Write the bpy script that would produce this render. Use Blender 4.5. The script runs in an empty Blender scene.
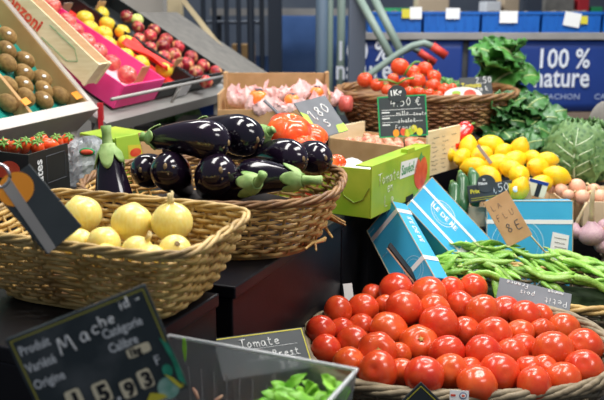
import bpy, math, random
from mathutils import Vector as V, Matrix
R = random.Random(7)
C = bpy.context.scene.collection
pi = math.pi
rad = math.radians
# ------------------------------------------------------------------ camera model (used to survey positions)
F, PITCH, H = 830.0, rad(13), 1.55
cP, sP = math.cos(PITCH), math.sin(PITCH)
CAM = V((0, 0, H))
def ray(px, py):
    u = (px-302)/F; v = -(py-200)/F
    return V((u, cP+v*sP, -sP+v*cP))
def at(px, py, Y):
    r = ray(px, py); return CAM + r*(Y/r.y)
def atz(px, py, z):
    r = ray(px, py); return CAM + r*((z-H)/r.z)
def onplane(px, py, O, n):
    r = ray(px, py); return CAM + r*((O-CAM).dot(n)/r.dot(n))
def depth(p):
    q = p-CAM; return q.y*cP-q.z*sP
# ------------------------------------------------------------------ materials
def mat(name, col, rough=.5, col2=None, scale=8., detail=4., lo=.35, hi=.65, bump=0., bscale=None, metal=0., coat=0., sss=0., rnd=0.,
        stretch=None, trans=0., ior=1.45, alpha=1., vor=False, spec=None, emit=0., col3=None, scale3=3., hue=0.):
    m = bpy.data.materials.new(name); m.use_nodes = True
    nt = m.node_tree; N = nt.nodes; L = nt.links
    b = N['Principled BSDF']
    b.inputs['Roughness'].default_value = rough; b.inputs['Metallic'].default_value = metal
    b.inputs['IOR'].default_value = ior
    b.inputs['Coat Weight'].default_value = coat; b.inputs['Coat Roughness'].default_value = .08
    b.inputs['Subsurface Weight'].default_value = sss; b.inputs['Subsurface Scale'].default_value = .01
    b.inputs['Transmission Weight'].default_value = trans; b.inputs['Alpha'].default_value = alpha
    if spec is not None: b.inputs['Specular IOR Level'].default_value = spec
    if emit: b.inputs['Emission Color'].default_value = (*col, 1); b.inputs['Emission Strength'].default_value = emit
    tc = N.new('ShaderNodeTexCoord'); src = tc.outputs['Object']
    if stretch:
        mp = N.new('ShaderNodeMapping'); mp.inputs['Scale'].default_value = stretch; L.new(src, mp.inputs['Vector']); src = mp.outputs[0]
    oi = N.new('ShaderNodeObjectInfo')
    add = N.new('ShaderNodeVectorMath'); add.operation = 'ADD'; L.new(src, add.inputs[0])
    sc = N.new('ShaderNodeMath'); sc.operation = 'MULTIPLY'; sc.inputs[1].default_value = 37.; L.new(oi.outputs['Random'], sc.inputs[0]); L.new(sc.outputs[0], add.inputs[1])
    src = add.outputs[0]
    out = None
    if col2 is not None:
        if vor:
            t = N.new('ShaderNodeTexVoronoi'); t.inputs['Scale'].default_value = scale; o = t.outputs['Distance']
        else:
            t = N.new('ShaderNodeTexNoise'); t.inputs['Scale'].default_value = scale; t.inputs['Detail'].default_value = detail; o = t.outputs[0]
        L.new(src, t.inputs['Vector'])
        r = N.new('ShaderNodeValToRGB'); r.color_ramp.elements[0].position = lo; r.color_ramp.elements[1].position = hi
        r.color_ramp.elements[0].color = (*col, 1); r.color_ramp.elements[1].color = (*col2, 1)
        L.new(o, r.inputs[0]); out = r.outputs[0]
    if col3 is not None:
        t = N.new('ShaderNodeTexNoise'); t.inputs['Scale'].default_value = scale3; t.inputs['Detail'].default_value = 3; L.new(src, t.inputs['Vector'])
        r = N.new('ShaderNodeValToRGB'); r.color_ramp.elements[0].position = .5; r.color_ramp.elements[1].position = .68; L.new(t.outputs[0], r.inputs[0])
        x = N.new('ShaderNodeMix'); x.data_type = 'RGBA'; L.new(r.outputs[0], x.inputs[0])
        if out is None: x.inputs[6].default_value = (*col, 1)
        else: L.new(out, x.inputs[6])
        x.inputs[7].default_value = (*col3, 1); out = x.outputs[2]
    if rnd or hue:
        hs = N.new('ShaderNodeHueSaturation')
        if out is None: hs.inputs['Color'].default_value = (*col, 1)
        else: L.new(out, hs.inputs['Color'])
        mr = N.new('ShaderNodeMapRange'); mr.inputs[3].default_value = 1-rnd; mr.inputs[4].default_value = 1+rnd; L.new(oi.outputs['Random'], mr.inputs[0]); L.new(mr.outputs[0], hs.inputs['Value'])
        if hue:
            m2 = N.new('ShaderNodeMath'); m2.operation = 'FRACT'; m3 = N.new('ShaderNodeMath'); m3.operation = 'MULTIPLY'; m3.inputs[1].default_value = 17.3
            L.new(oi.outputs['Random'], m3.inputs[0]); L.new(m3.outputs[0], m2.inputs[0])
            m4 = N.new('ShaderNodeMapRange'); m4.inputs[3].default_value = .5-hue; m4.inputs[4].default_value = .5+hue; L.new(m2.outputs[0], m4.inputs[0]); L.new(m4.outputs[0], hs.inputs['Hue'])
        out = hs.outputs[0]
    if out is None: b.inputs['Base Color'].default_value = (*col, 1)
    else: L.new(out, b.inputs['Base Color'])
    if bump:
        t = N.new('ShaderNodeTexNoise'); t.inputs['Scale'].default_value = bscale or scale*3; t.inputs['Detail'].default_value = 4; L.new(src, t.inputs['Vector'])
        bp = N.new('ShaderNodeBump'); bp.inputs['Strength'].default_value = bump; bp.inputs['Distance'].default_value = .004; L.new(t.outputs[0], bp.inputs['Height']); L.new(bp.outputs[0], b.inputs['Normal'])
    return m
M = {}
M['black'] = mat('black_lacquer', (.006, .006, .009), .38, spec=.25, col2= (.012, .011, .013), scale=6, bump=.05, bscale=40)
M['slate'] = mat('slate_board', (.022, .03, .034), .55, (.045, .055, .06), 9, lo=.3, hi=.75)
M['slate_smudged'] = mat('smudged_board', (.02, .03, .034), .5, (.1, .11, .115), 14, lo=.45, hi=.85)
M['slate_light'] = mat('grey_slate', (.10, .11, .125), .6, (.16, .17, .19), 9)
M['chalk'] = mat('chalk', (.72, .73, .72), .9)
M['chalk_grey'] = mat('chalk_faded', (.66, .68, .68), .9)
M['yellow_line'] = mat('yellow_line', (.62, .55, .04), .6)
M['yellow_dim'] = mat('yellow_border', (.33, .31, .04), .6)
M['cream_tag'] = mat('cream_tag', (.75, .66, .45), .55)
M['ink'] = mat('ink', (.01, .01, .012), .6)
M['ink_grey'] = mat('grey_ink', (.14, .12, .1), .7)
M['leaf_print'] = mat('green_paint', (.01, .2, .11), .55, (.03, .32, .2), 60)
M['leaf_print2'] = mat('pale_green_paint', (.12, .33, .24), .6, (.32, .5, .42), 90)
M['lime'] = mat('lime_paint', (.35, .55, .05), .5)
M['white'] = mat('white_paper', (.8, .8, .78), .6)
M['tape'] = mat('white_strap', (.82, .82, .8), .4)
M['red_print'] = mat('red_print', (.62, .045, .02), .45, (.75, .12, .05), 30)
M['orange_print'] = mat('orange_print', (.85, .30, .02), .5)
M['tomato'] = mat('tomato_skin', (.60, .050, .013), .24, (.68, .10, .02), 1.6, lo=.35, hi=.75, coat=.15, sss=.06, rnd=.1, hue=.005)
M['tomato_far'] = mat('vine_tomato_skin', (.62, .05, .016), .24, (.7, .09, .02), 10, coat=.15, sss=.06, rnd=.12)
M['scar'] = mat('stem_scar', (.34, .30, .07), .7, (.5, .25, .06), 90)
M['calyx'] = mat('calyx_green', (.10, .25, .03), .6, (.2, .36, .08), 40)
M['egg'] = mat('aubergine_skin', (.006, .004, .010), .14, (.012, .005, .014), 5, coat=.3, bump=.06, bscale=18)
M['egg_calyx'] = mat('aubergine_calyx', (.16, .30, .07), .55, (.32, .45, .16), 30, bump=.2, bscale=90)
M['egg_scar'] = mat('aubergine_scar', (.34, .22, .09), .7, (.12, .08, .04), 120)
M['onion'] = mat('yellow_onion_skin', (.86, .68, .15), .3, (.9, .76, .26), 2.2, stretch=(5, 5, .6), coat=.2, sss=.15, rnd=.05)
M['dry'] = mat('dry_skin', (.62, .48, .2), .7, (.8, .68, .4), 60, stretch=(4, 4, 1))
M['root'] = mat('onion_root', (.25, .17, .08), .9, (.45, .34, .2), 90)
M['lemon'] = mat('lemon_rind', (.84, .48, .006), .33, (.88, .58, .015), 2, rnd=.06, hue=.003, bump=.22, bscale=16, sss=.1)
M['kiwi'] = mat('kiwi_skin', (.19, .10, .025), .7, (.31, .185, .055), 3, rnd=.12, bump=.35, bscale=26)
M['apple_y'] = mat('golden_apple_skin', (.72, .52, .02), .3, (.78, .62, .06), 2, rnd=.06, coat=.2)
M['apple_p'] = mat('pink_apple_skin', (.5, .035, .05), .3, (.7, .2, .14), 1.6, rnd=.1, coat=.2)
M['apple_r'] = mat('red_apple_skin', (.2, .006, .02), .3, (.55, .04, .05), 1.6, lo=.4, hi=.62, rnd=.35, coat=.15, col3=(.72, .4, .16), scale3=1.3)
M['apple_g'] = mat('green_apple_skin', (.5, .62, .12), .3, (.65, .68, .25), 8)
M['persimmon'] = mat('persimmon_skin', (.85, .2, .03), .25, (.88, .3, .05), 8, coat=.2)
M['beef'] = mat('beef_tomato_skin', (.8, .06, .015), .2, (.85, .14, .025), 2, coat=.3, sss=.08, rnd=.06)
M['pink_paper'] = mat('pink_tissue', (.88, .55, .55), .7, (.92, .7, .68), 12)
M['wicker'] = mat('pale_wicker', (.46, .28, .075), .5, (.66, .46, .17), 30, col3=(.3, .17, .05), scale3=9, bump=.3, bscale=120)
M['wicker_rim'] = mat('pale_wicker_rim', (.46, .30, .10), .5, (.66, .47, .2), 30, col3=(.26, .17, .08), scale3=12, bump=.3, bscale=120)
M['wicker_g'] = mat('golden_wicker', (.46, .26, .065), .5, (.68, .44, .16), 30, col3=(.26, .12, .035), scale3=9, bump=.3, bscale=120)
M['wicker_b'] = mat('brown_wicker', (.16, .075, .03), .5, (.3, .16, .06), 30, bump=.3, bscale=120)
M['wicker_bl'] = mat('brown_wicker_wall', (.13, .045, .018), .5, (.28, .13, .05), 30, col3=(.4, .24, .1), scale3=14, bump=.3, bscale=120)
M['wicker_d'] = mat('weathered_wicker', (.16, .12, .07), .55, (.3, .24, .15), 30, bump=.3, bscale=120)
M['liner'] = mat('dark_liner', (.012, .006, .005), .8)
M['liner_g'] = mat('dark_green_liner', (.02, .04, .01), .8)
M['cardboard'] = mat('cardboard', (.42, .25, .11), .8, (.5, .31, .15), 20, bump=.08, bscale=60)
M['card_pale'] = mat('pale_cardboard', (.62, .48, .3), .8, (.68, .54, .36), 20)
M['wood_pale'] = mat('poplar_wood', (.72, .58, .34), .65, (.8, .67, .44), 6, stretch=(2, 2, 14))
M['wood_grey'] = mat('weathered_board', (.16, .15, .135), .75, (.22, .205, .18), 7, stretch=(3, 3, 3))
M['white_wood'] = mat('white_painted_wood', (.52, .48, .44), .55, (.58, .54, .5), 10)
M['wood_brown'] = mat('brown_board', (.42, .24, .09), .6, (.5, .3, .12), 10)
M['saveol'] = mat('lime_carton', (.22, .40, .02), .4, (.44, .56, .05), 7, lo=.35, hi=.7)
M['saveol_dark'] = mat('carton_crease', (.17, .26, .02), .6)
M['blue_carton'] = mat('sky_blue_carton', (.045, .38, .64), .45, (.055, .42, .68), 10)
M['blue_edge'] = mat('carton_edge', (.55, .42, .24), .8)
M['pale_blue'] = mat('pale_blue_print', (.38, .68, .82), .5)
M['pod'] = mat('green_pod_skin', (.15, .36, .035), .4, (.30, .52, .09), 30, rnd=.25, hue=.012, coat=.1)
M['pod_end'] = mat('pod_end', (.4, .48, .16), .7)
M['leaf'] = mat('mache_leaf', (.12, .4, .015), .45, (.25, .55, .04), 25)
M['leaf_d'] = mat('dark_leaf', (.02, .085, .02), .4, (.05, .17, .035), 14, bump=.6, bscale=70)
M['leaf_m'] = mat('mid_leaf', (.025, .13, .02), .4, (.08, .26, .04), 12, bump=.6, bscale=60)
M['rib'] = mat('leaf_rib', (.4, .5, .2), .5)
M['cab'] = mat('savoy_leaf', (.04, .12, .04), .5, (.14, .26, .09), 60, vor=True, lo=.1, hi=.5, bump=.9, bscale=70)
M['cab_rib'] = mat('savoy_rib', (.6, .7, .48), .5)
M['cuke'] = mat('cucumber_skin', (.015, .07, .02), .3, (.04, .14, .05), 12, coat=.3)
M['film'] = mat('blue_film', (.35, .6, .7), .2, alpha=.55)
M['garlic'] = mat('purple_garlic_skin', (.3, .12, .2), .5, (.62, .46, .45), 6, stretch=(9, 9, 1), rnd=.05)
M['garlic_stalk'] = mat('garlic_stalk', (.5, .5, .2), .6, (.6, .35, .3), 20)
M['roscoff'] = mat('pink_onion_skin', (.72, .32, .2), .35, (.8, .5, .34), 5, stretch=(7, 7, 1.2), rnd=.1)
M['shallot'] = mat('shallot_skin', (.5, .12, .08), .4, (.7, .42, .26), 2, rnd=.2)
M['net'] = mat('net_film', (.85, .8, .75), .3, alpha=.35)
M['clear'] = mat('clear_plastic', (.72, .74, .75), .1, trans=.86, ior=1.38)  # greyed and less transparent to imitate lamp reflections on the tub wall
M['clear_rim'] = mat('clear_plastic_rim', (.85, .87, .88), .22, trans=.55, ior=1.3)
M['bag'] = mat('clear_bag', (.5, .53, .56), .2, alpha=.5, bump=.8, bscale=40)
M['steel'] = mat('steel', (.55, .56, .58), .3, metal=1.)
M['zinc'] = mat('galvanised_rail', (.36, .35, .33), .5, metal=.3)
M['red_paint'] = mat('red_paint', (.5, .02, .03), .45)
M['teal'] = mat('teal_tray_liner', (.01, .24, .19), .45, (.02, .32, .26), 20)
M['pinkbox'] = mat('magenta_carton', (.78, .03, .2), .45, (.84, .06, .28), 8)
M['pink_liner'] = mat('pale_pink_liner', (.75, .45, .48), .7)
M['blackbox'] = mat('black_crate_plastic', (.012, .014, .014), .4)
M['red_paper'] = mat('red_tissue', (.75, .03, .02), .5)
M['navy'] = mat('navy_banner', (.009, .036, .20), .5, (.012, .044, .235), 3)
M['bluecrate'] = mat('blue_plastic', (.008, .10, .42), .4, (.01, .125, .48), 6)
M['banner_white'] = mat('banner_white', (.74, .78, .85), .6)
M['banner_dim'] = mat('banner_faded', (.33, .4, .58), .6)
M['counter'] = mat('counter_board', (.26, .25, .24), .6, (.33, .31, .29), 8)
M['brown_ledge'] = mat('brown_ledge', (.22, .16, .12), .6)
M['dark_cloth'] = mat('dark_grey_cloth', (.05, .055, .065), .8, (.07, .075, .085), 9)
M['floor'] = mat('concrete_floor', (.09, .09, .09), .7, (.14, .135, .13), 3, bump=.1)
M['wall'] = mat('grey_blue_wall', (.10, .12, .16), .8, (.15, .17, .2), 2)
M['wall_w'] = mat('cream_wall', (.55, .5, .44), .8, (.6, .56, .5), 2)
M['cage'] = mat('dark_cage_steel', (.02, .03, .05), .5)
M['bluegrey'] = mat('blue_tarp', (.03, .075, .2), .6, (.045, .10, .25), 5)
M['postgrey'] = mat('grey_post_paint', (.09, .11, .15), .5)
M['postgreen'] = mat('grey_green_pole', (.22, .29, .25), .45)
M['postsilver'] = mat('blue_grey_pole', (.13, .19, .26), .45)
M['polewood'] = mat('timber_post', (.5, .4, .24), .7, (.56, .46, .28), 8)
M['grip'] = mat('red_grip', (.6, .05, .03), .45)
M['oyster'] = mat('oyster_shell', (.10, .09, .07), .7, (.3, .27, .2), 30, bump=.6, bscale=60)
M['foam'] = mat('white_foam', (.75, .76, .78), .6)
M['greenplastic'] = mat('green_plastic', (.02, .3, .1), .4)
M['beigebox'] = mat('beige_box', (.55, .42, .28), .7)
M['mushy'] = mat('pink_stems', (.3, .13, .1), .7, (.6, .4, .25), 40)
M['pepper'] = mat('red_pepper_skin', (.65, .02, .015), .2, coat=.4)
# ------------------------------------------------------------------ mesh builder
class MB:
    def __init__(s): s.v = []; s.f = []
    def add(s, vs, fs):
        k = len(s.v); s.v += [V(p) for p in vs]; s.f += [tuple(i+k for i in f) for f in fs]; return s
    def box(s, o, ex, ey, ez):          # corner o and three edge vectors
        o, ex, ey, ez = V(o), V(ex), V(ey), V(ez)
        if ex.cross(ey).dot(ez) < 0: o = o+ez; ez = -ez
        vs = [o, o+ex, o+ex+ey, o+ey, o+ez, o+ex+ez, o+ex+ey+ez, o+ey+ez]
        return s.add(vs, [(3,2,1,0),(4,5,6,7),(0,1,5,4),(1,2,6,5),(2,3,7,6),(3,0,4,7)])
    def prism(s, poly, z0, z1):
        a = sum(poly[i][0]*poly[(i+1)%len(poly)][1]-poly[(i+1)%len(poly)][0]*poly[i][1] for i in range(len(poly)))
        if a < 0: poly = poly[::-1]
        n = len(poly); vs = [(x, y, z0) for x, y in poly]+[(x, y, z1) for x, y in poly]
        return s.add(vs, [tuple(range(n-1, -1, -1)), tuple(range(n, 2*n))]+[(i, (i+1)%n, n+(i+1)%n, n+i) for i in range(n)])
    def tube(s, pts, r, k=6, closed=False, flat=None, up=None):
        pts = [V(p) for p in pts]; n = len(pts); vs = []; prev = None
        for i, p in enumerate(pts):
            if closed: t = pts[(i+1)%n]-pts[i-1]
            else: t = pts[min(i+1, n-1)]-pts[max(i-1, 0)]
            if t.length < 1e-9: t = V((0, 0, 1))
            t.normalize()
            ref = up if up is not None else prev
            if ref is None or abs(ref.dot(t)) > .98: ref = V((0, 0, 1)) if abs(t.z) < .9 else V((1, 0, 0))
            a = ref-t*ref.dot(t); a.normalize(); b = t.cross(a); prev = a
            rr = r[i] if isinstance(r, (list, tuple)) else r
            for j in range(k):
                w = 2*pi*j/k; vs.append(p+a*(math.cos(w)*rr*(flat or 1))+b*(math.sin(w)*rr))
        fs = []
        m = n if closed else n-1
        for i in range(m):
            for j in range(k):
                q = ((i+1)%n)*k
                fs.append((i*k+j, i*k+(j+1)%k, q+(j+1)%k, q+j))
        if not closed: fs += [tuple(range(k-1, -1, -1)), tuple(range((n-1)*k, n*k))]
        return s.add(vs, fs)
    def grid(s, fn, nu, nv, wrap=False):
        vs = [fn(i/nu, j/nv) for j in range(nv+1) for i in range(nu if wrap else nu+1)]
        w = nu if wrap else nu+1; fs = []
        for j in range(nv):
            for i in range(nu):
                a = j*w+i; b = j*w+(i+1)%w
                fs.append((a, b, b+w, a+w))
        return s.add(vs, fs)
    def ell(s, c, r, ax=None, nu=20, nv=12):
        c = V(c); ax = ax or (V((1,0,0)), V((0,1,0)), V((0,0,1)))
        if not isinstance(r, (tuple, list)): r = (r, r, r)
        def fn(u, v):
            a = 2*pi*u; b = pi*(1-v); q = math.sin(b)
            return c+ax[0]*(r[0]*q*math.cos(a))+ax[1]*(r[1]*q*math.sin(a))+ax[2]*(r[2]*math.cos(b))
        return s.grid(fn, nu, nv, True)
    def xf(s, m): s.v = [m@p for p in s.v]; return s
    def mesh(s, name, m, smooth=False):
        me = bpy.data.meshes.new(name); me.from_pydata([tuple(p) for p in s.v], [], s.f); me.materials.append(m)
        if smooth: me.polygons.foreach_set('use_smooth', [True]*len(me.polygons))
        me.update(); return me
    def build(s, name, m, parent=None, smooth=False, bevel=0., solid=0., loc=None):
        off = V((0, 0, 0))
        if parent is not None:
            q = parent
            while q is not None: off += q.location; q = q.parent
        elif loc is not None: off = V(loc)
        s.v = [p-off for p in s.v]
        o = bpy.data.objects.new(name, s.mesh(name, m, smooth)); C.objects.link(o)
        if parent is not None: o.parent = parent
        elif loc is not None: o.location = loc
        if solid:
            d = o.modifiers.new('thickness', 'SOLIDIFY'); d.thickness = solid; d.offset = 0
        if bevel:
            d = o.modifiers.new('bevel', 'BEVEL'); d.width = bevel; d.segments = 2; d.limit_method = 'ANGLE'
        return o
def tag(o, label, cat, group=None):
    o['label'] = label; o['category'] = cat
    if group: o['group'] = group
    return o
def thing(name, label, cat, loc, group=None):
    o = bpy.data.objects.new(name, None); o.empty_display_size = .03; C.objects.link(o); o.location = loc
    return tag(o, label, cat, group)
def struct(o): o['kind'] = 'structure'; return o
def inst(name, me, mtx, label, cat, group=None, parts=()):
    o = bpy.data.objects.new(name, me); C.objects.link(o); o.matrix_world = mtx; tag(o, label, cat, group)
    for pn, pm in parts:
        c = bpy.data.objects.new(pn, pm); C.objects.link(c); c.parent = o
    return o
def basis(z, spin=0., sc=(1, 1, 1), loc=(0, 0, 0)):
    z = V(z).normalized(); x = (V((0, 1, 0)) if abs(z.y) < .9 else V((1, 0, 0))).cross(z).normalized(); y = z.cross(x)
    m = Matrix((( x.x, y.x, z.x), (x.y, y.y, z.y), (x.z, y.z, z.z))).to_4x4()
    return Matrix.Translation(V(loc)) @ m @ Matrix.Rotation(spin, 4, 'Z') @ Matrix.Diagonal((*sc, 1))
ORD = ['', 'first', 'second', 'third', 'fourth', 'fifth', 'sixth', 'seventh', 'eighth', 'ninth', 'tenth', 'eleventh', 'twelfth', 'thirteenth', 'fourteenth', 'fifteenth', 'sixteenth']
def place_word(i, n):
    if n == 1: return 'alone in it'
    if i == 0: return 'leftmost'
    if i == n-1: return 'rightmost'
    return ORD[i+1]+' from the left'
# ------------------------------------------------------------------ lettering
def font_mesh(txt, size, bold=0., shear=0.):
    cu = bpy.data.curves.new('t', 'FONT'); cu.body = txt; cu.size = size; cu.offset = bold*size; cu.shear = shear; cu.resolution_u = 2; cu.fill_mode = 'FRONT'
    ob = bpy.data.objects.new('t', cu); C.objects.link(ob); bpy.context.view_layer.update()
    me = bpy.data.meshes.new_from_object(ob.evaluated_get(bpy.context.evaluated_depsgraph_get()))
    vs = [v.co.copy() for v in me.vertices]; fs = [tuple(p.vertices) for p in me.polygons]
    bpy.data.objects.remove(ob); bpy.data.curves.remove(cu); bpy.data.meshes.remove(me)
    return vs, fs
G = {  # single-line handwriting, 4 wide and 6 high
 'M':[[(0,0),(.5,6),(2,1.5),(3.5,6),(4.2,0)]], 'a':[[(3,3),(1.5,3.6),(.3,2),(1,.2),(2.4,.6),(3,3.2),(3,.6),(3.6,0)]], 'c':[[(3,2.9),(1.8,3.6),(.4,2),(1.2,.2),(3,.6)]],
 'â':[[(3,3),(1.5,3.6),(.3,2),(1,.2),(2.4,.6),(3,3.2),(3,.6),(3.6,0)],[(.8,4.6),(1.8,5.6),(2.8,4.6)]],
 'h':[[(.4,6),(.4,0)],[(.4,2),(1.6,3.5),(2.8,2.8),(2.9,0)]], 'e':[[(.4,1.8),(3,2.1),(2.4,3.5),(1,3.2),(.4,1.6),(1.3,.1),(3,.6)]], 'T':[[(-.3,5.8),(4,6)],[(1.9,5.8),(1.6,0)]],
 'o':[[(1.6,3.5),(.3,2),(1.4,.1),(2.9,1.6),(1.9,3.5),(1.3,3.4)]], 'm':[[(0,3.4),(.2,0)],[(.2,2.2),(1.2,3.5),(1.8,2.6),(1.8,0)],[(1.8,2.2),(3,3.5),(3.5,2.4),(3.7,0)]],
 't':[[(1.4,5.4),(1.2,.8),(2,.1),(2.8,.6)],[(.2,3.6),(2.8,3.8)]], 'd':[[(2.8,2.8),(1.4,3.4),(.3,1.6),(1.2,.1),(2.8,1.2)],[(2.9,6),(2.9,0)]], 'B':[[(.3,0),(.3,6),(2.4,5.6),(2.3,3.6),(.4,3.2)],[(.4,3.2),(3,2.6),(2.8,.4),(.3,0)]],
 'r':[[(.5,3.5),(.5,0)],[(.5,2),(1.6,3.4),(2.6,3.2)]], 's':[[(2.6,3.1),(1.3,3.6),(.8,2.6),(2.4,1.4),(1.8,.1),(.4,.5)]], 'i':[[(.9,3.4),(.9,.3),(1.4,0)],[(.9,4.7),(1,5)]], 'l':[[(.6,0),(1,6),(.5,5),(.7,.6),(1.5,.1)]],
 'P':[[(.4,0),(.5,6),(2.8,5.6),(2.8,3.4),(.5,2.8)]], 'p':[[(.4,3.4),(.3,-2)],[(.4,2.6),(1.8,3.6),(2.9,2),(1.8,.2),(.4,.8)]], 'u':[[(.3,3.4),(.5,.6),(1.6,.1),(2.7,1.4),(2.8,3.4),(2.8,.4),(3.4,0)]], 'n':[[(.3,3.4),(.3,0)],[(.3,2.2),(1.6,3.5),(2.7,2.6),(2.8,0)]],
 'g':[[(2.8,3),(1.4,3.5),(.4,2),(1.3,.4),(2.7,1.6),(2.8,3.2),(2.8,-1),(1.6,-2),(.5,-1.4)]], 'F':[[(.4,0),(.5,6),(3.4,6)],[(.5,3.2),(2.6,3.3)]], 'E':[[(3.4,0),(.4,0),(.5,6),(3.4,6)],[(.5,3.1),(2.8,3.1)]], 'L':[[(.5,6),(.4,0),(3.2,0)]], 'U':[[(.3,6),(.5,.8),(1.8,0),(3.2,1),(3.4,6)]], 'A':[[(0,0),(1.8,6),(3.6,0)],[(.8,2.2),(2.9,2.2)]],
 'K':[[(.4,0),(.4,6)],[(3.2,6),(.5,2.8),(3.4,0)]], 'k':[[(.4,0),(.4,6)],[(2.6,3.6),(.5,1.8),(2.8,0)]], 'x':[[(.2,3.4),(2.8,0)],[(2.6,3.4),(.2,0)]], 'S':[[(3,5.2),(1.8,6),(.5,4.8),(2,3.2),(3.2,1.6),(1.8,0),(.3,.8)]],
 '0':[[(1.8,6),(.3,3.4),(1.4,.1),(3.3,2.4),(2.6,5.4),(1.6,6)]], '1':[[(.6,4.4),(2,6),(1.8,0)]], '2':[[(.4,4.6),(1.8,6),(3,4.6),(.3,.1),(3.4,.2)]], '3':[[(.4,5.2),(2,6),(2.8,4.6),(1.4,3.2),(3,1.8),(1.6,0),(.3,.7)]], '4':[[(1.3,6),(.3,2.3),(.4,2.2),(3.6,2.4)],[(2.7,4.2),(2.5,0)]], '5':[[(3.3,6),(.9,6)],[(.9,6),(.6,3.4)],[(.6,3.4),(2.3,3.8),(3.2,2),(2,.1),(.3,.5)]], '6':[[(2.8,5.6),(.8,3.6),(.6,1),(2,0),(3,1.6),(1.8,3),(.7,2)]],
 '8':[[(1.8,3.2),(.5,4.6),(1.8,6),(3,4.7),(.4,1.4),(1.8,0),(3.2,1.5),(1.8,3.2)]], '9':[[(3,4.4),(1.6,3.2),(.5,4.6),(1.8,6),(3,4.6),(2.4,0)]], '€':[[(3.4,5.2),(2,5.9),(.7,3.2),(1.8,.1),(3.4,.8)],[(-.2,3.6),(2.6,3.7)],[(-.2,2.5),(2.4,2.6)]], ',':[[(.8,.4),(.3,-1)]], '.':[[(.6,0),(.9,.3)]], '-':[[(.3,2.2),(2.6,2.3)]], ' ':[]}
def strokes(txt, size, jit=.12):
    x = 0; out = []
    for ch in txt:
        for pl in G.get(ch, []):
            pts = [(x+p[0]+R.uniform(-jit, jit), p[1]+R.uniform(-jit, jit)) for p in pl]
            if len(pts) > 2:                      # smooth by one corner cut
                q = [pts[0]]
                for i in range(len(pts)-1):
                    a, b = pts[i], pts[i+1]; q += [(a[0]*.85+b[0]*.15, a[1]*.85+b[1]*.15), (a[0]*.15+b[0]*.85, a[1]*.15+b[1]*.85)]
                pts = q+[pts[-1]]
            out.append([(p[0]*size/6, p[1]*size/6) for p in pts])
        x += 2.4 if ch in 'il1,. ' else 4.4
    return out
# ------------------------------------------------------------------ cards: flat boards with a local frame
class Card:
    """tl, tr, bl in the world; w and h follow; x right, y up, n to the viewer"""
    def __init__(s, name, label, cat, tl, tr, bl, th, m, group=None, bevel=.001, part='board', foot=None):
        s.ex = V(tr)-V(tl); s.w = s.ex.length; s.ex.normalize()
        e = V(tl)-V(bl); e -= s.ex*e.dot(s.ex); s.h = e.length; s.ey = e.normalized(); s.n = s.ex.cross(s.ey)
        s.o = V(tl)-s.ey*s.h
        s.root = thing(name, label, cat, foot if foot is not None else s.o, group)
        b = MB(); b.box(s.o-s.n*th, s.ex*s.w, s.ey*s.h, s.n*th); s.board = b.build(part, m, s.root, bevel=bevel)
    def P(s, u, v, d=0.): return s.o+s.ex*(u*s.w)+s.ey*(v*s.h)+s.n*d
    def border(s, m, wd, inset=.0, sides='tblr', name='border'):
        b = MB(); i = inset; W, Hh = s.w, s.h; d = .0007
        def bar(x0, y0, x1, y1): b.box(s.o+s.ex*x0+s.ey*y0, s.ex*(x1-x0), s.ey*(y1-y0), s.n*d)
        if 't' in sides: bar(i, Hh-i-wd, W-i, Hh-i)
        if 'b' in sides: bar(i, i, W-i, i+wd)
        if 'l' in sides: bar(i, i+wd, i+wd, Hh-i-wd)
        if 'r' in sides: bar(W-i-wd, i+wd, W-i, Hh-i-wd)
        return b.build(name, m, s.root)
    def pt(s, x, y, ang, u, v, d):
        c, q = math.cos(ang), math.sin(ang)
        return s.o+s.ex*(u*s.w+x*c-y*q)+s.ey*(v*s.h+x*q+y*c)+s.n*d
    def text(s, txt, u, v, size, m, bold=0., shear=0., ang=0., d=.0009, name='lettering', parent=None, sx=1.):
        vs, fs = font_mesh(txt, size, bold, shear); b = MB(); b.add([s.pt(p.x*sx, p.y, ang, u, v, d) for p in vs], fs)
        return b.build(name, m, parent or s.root)
    def hand(s, items, m, r=.0009, name='handwriting', d=.0006, parent=None):
        b = MB()
        for it in items:
            txt, u, v, size = it[:4]; ang = it[4] if len(it) > 4 else 0
            for pl in strokes(txt, size): b.tube([s.pt(x, y, ang, u, v, d) for x, y in pl], r, 4, flat=.5, up=s.n)
        return b.build(name, m, parent or s.root, True)
    def poly(s, pts, m, name, d=.0008, parent=None, th=.0004):
        b = MB(); n = len(pts); vs = [s.P(u, v, d) for u, v in pts]+[s.P(u, v, d-th) for u, v in pts]
        b.add(vs, [tuple(range(n))]+[(i, i+n, (i+1)%n+n, (i+1)%n) for i in range(n)])
        return b.build(name, m, parent or s.root)
    def disc(s, u, v, rx, ry, m, name, d=.0008, parent=None, k=24):
        return s.poly([(u+rx/s.w*math.cos(2*pi*i/k), v+ry/s.h*math.sin(2*pi*i/k)) for i in range(k)], m, name, d, parent)
    def ring(s, u, v, r, wd, m, name, d=.0008):
        b = MB(); k = 40
        def fn(a, t):
            q = r-wd/2+wd*t; w = 2*pi*a
            return s.o+s.ex*(u*s.w+q*math.cos(w))+s.ey*(v*s.h+q*math.sin(w))+s.n*d
        b.grid(fn, k, 1, True); return b.build(name, m, s.root)
    def stick(s, u, v0, to, m, r=.003, name='stick'):
        b = MB(); p = s.P(u, v0, -.004); b.tube([p+s.ey*s.h*.3, p, V(to)], r, 6); return b.build(name, m, s.root, True)
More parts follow.
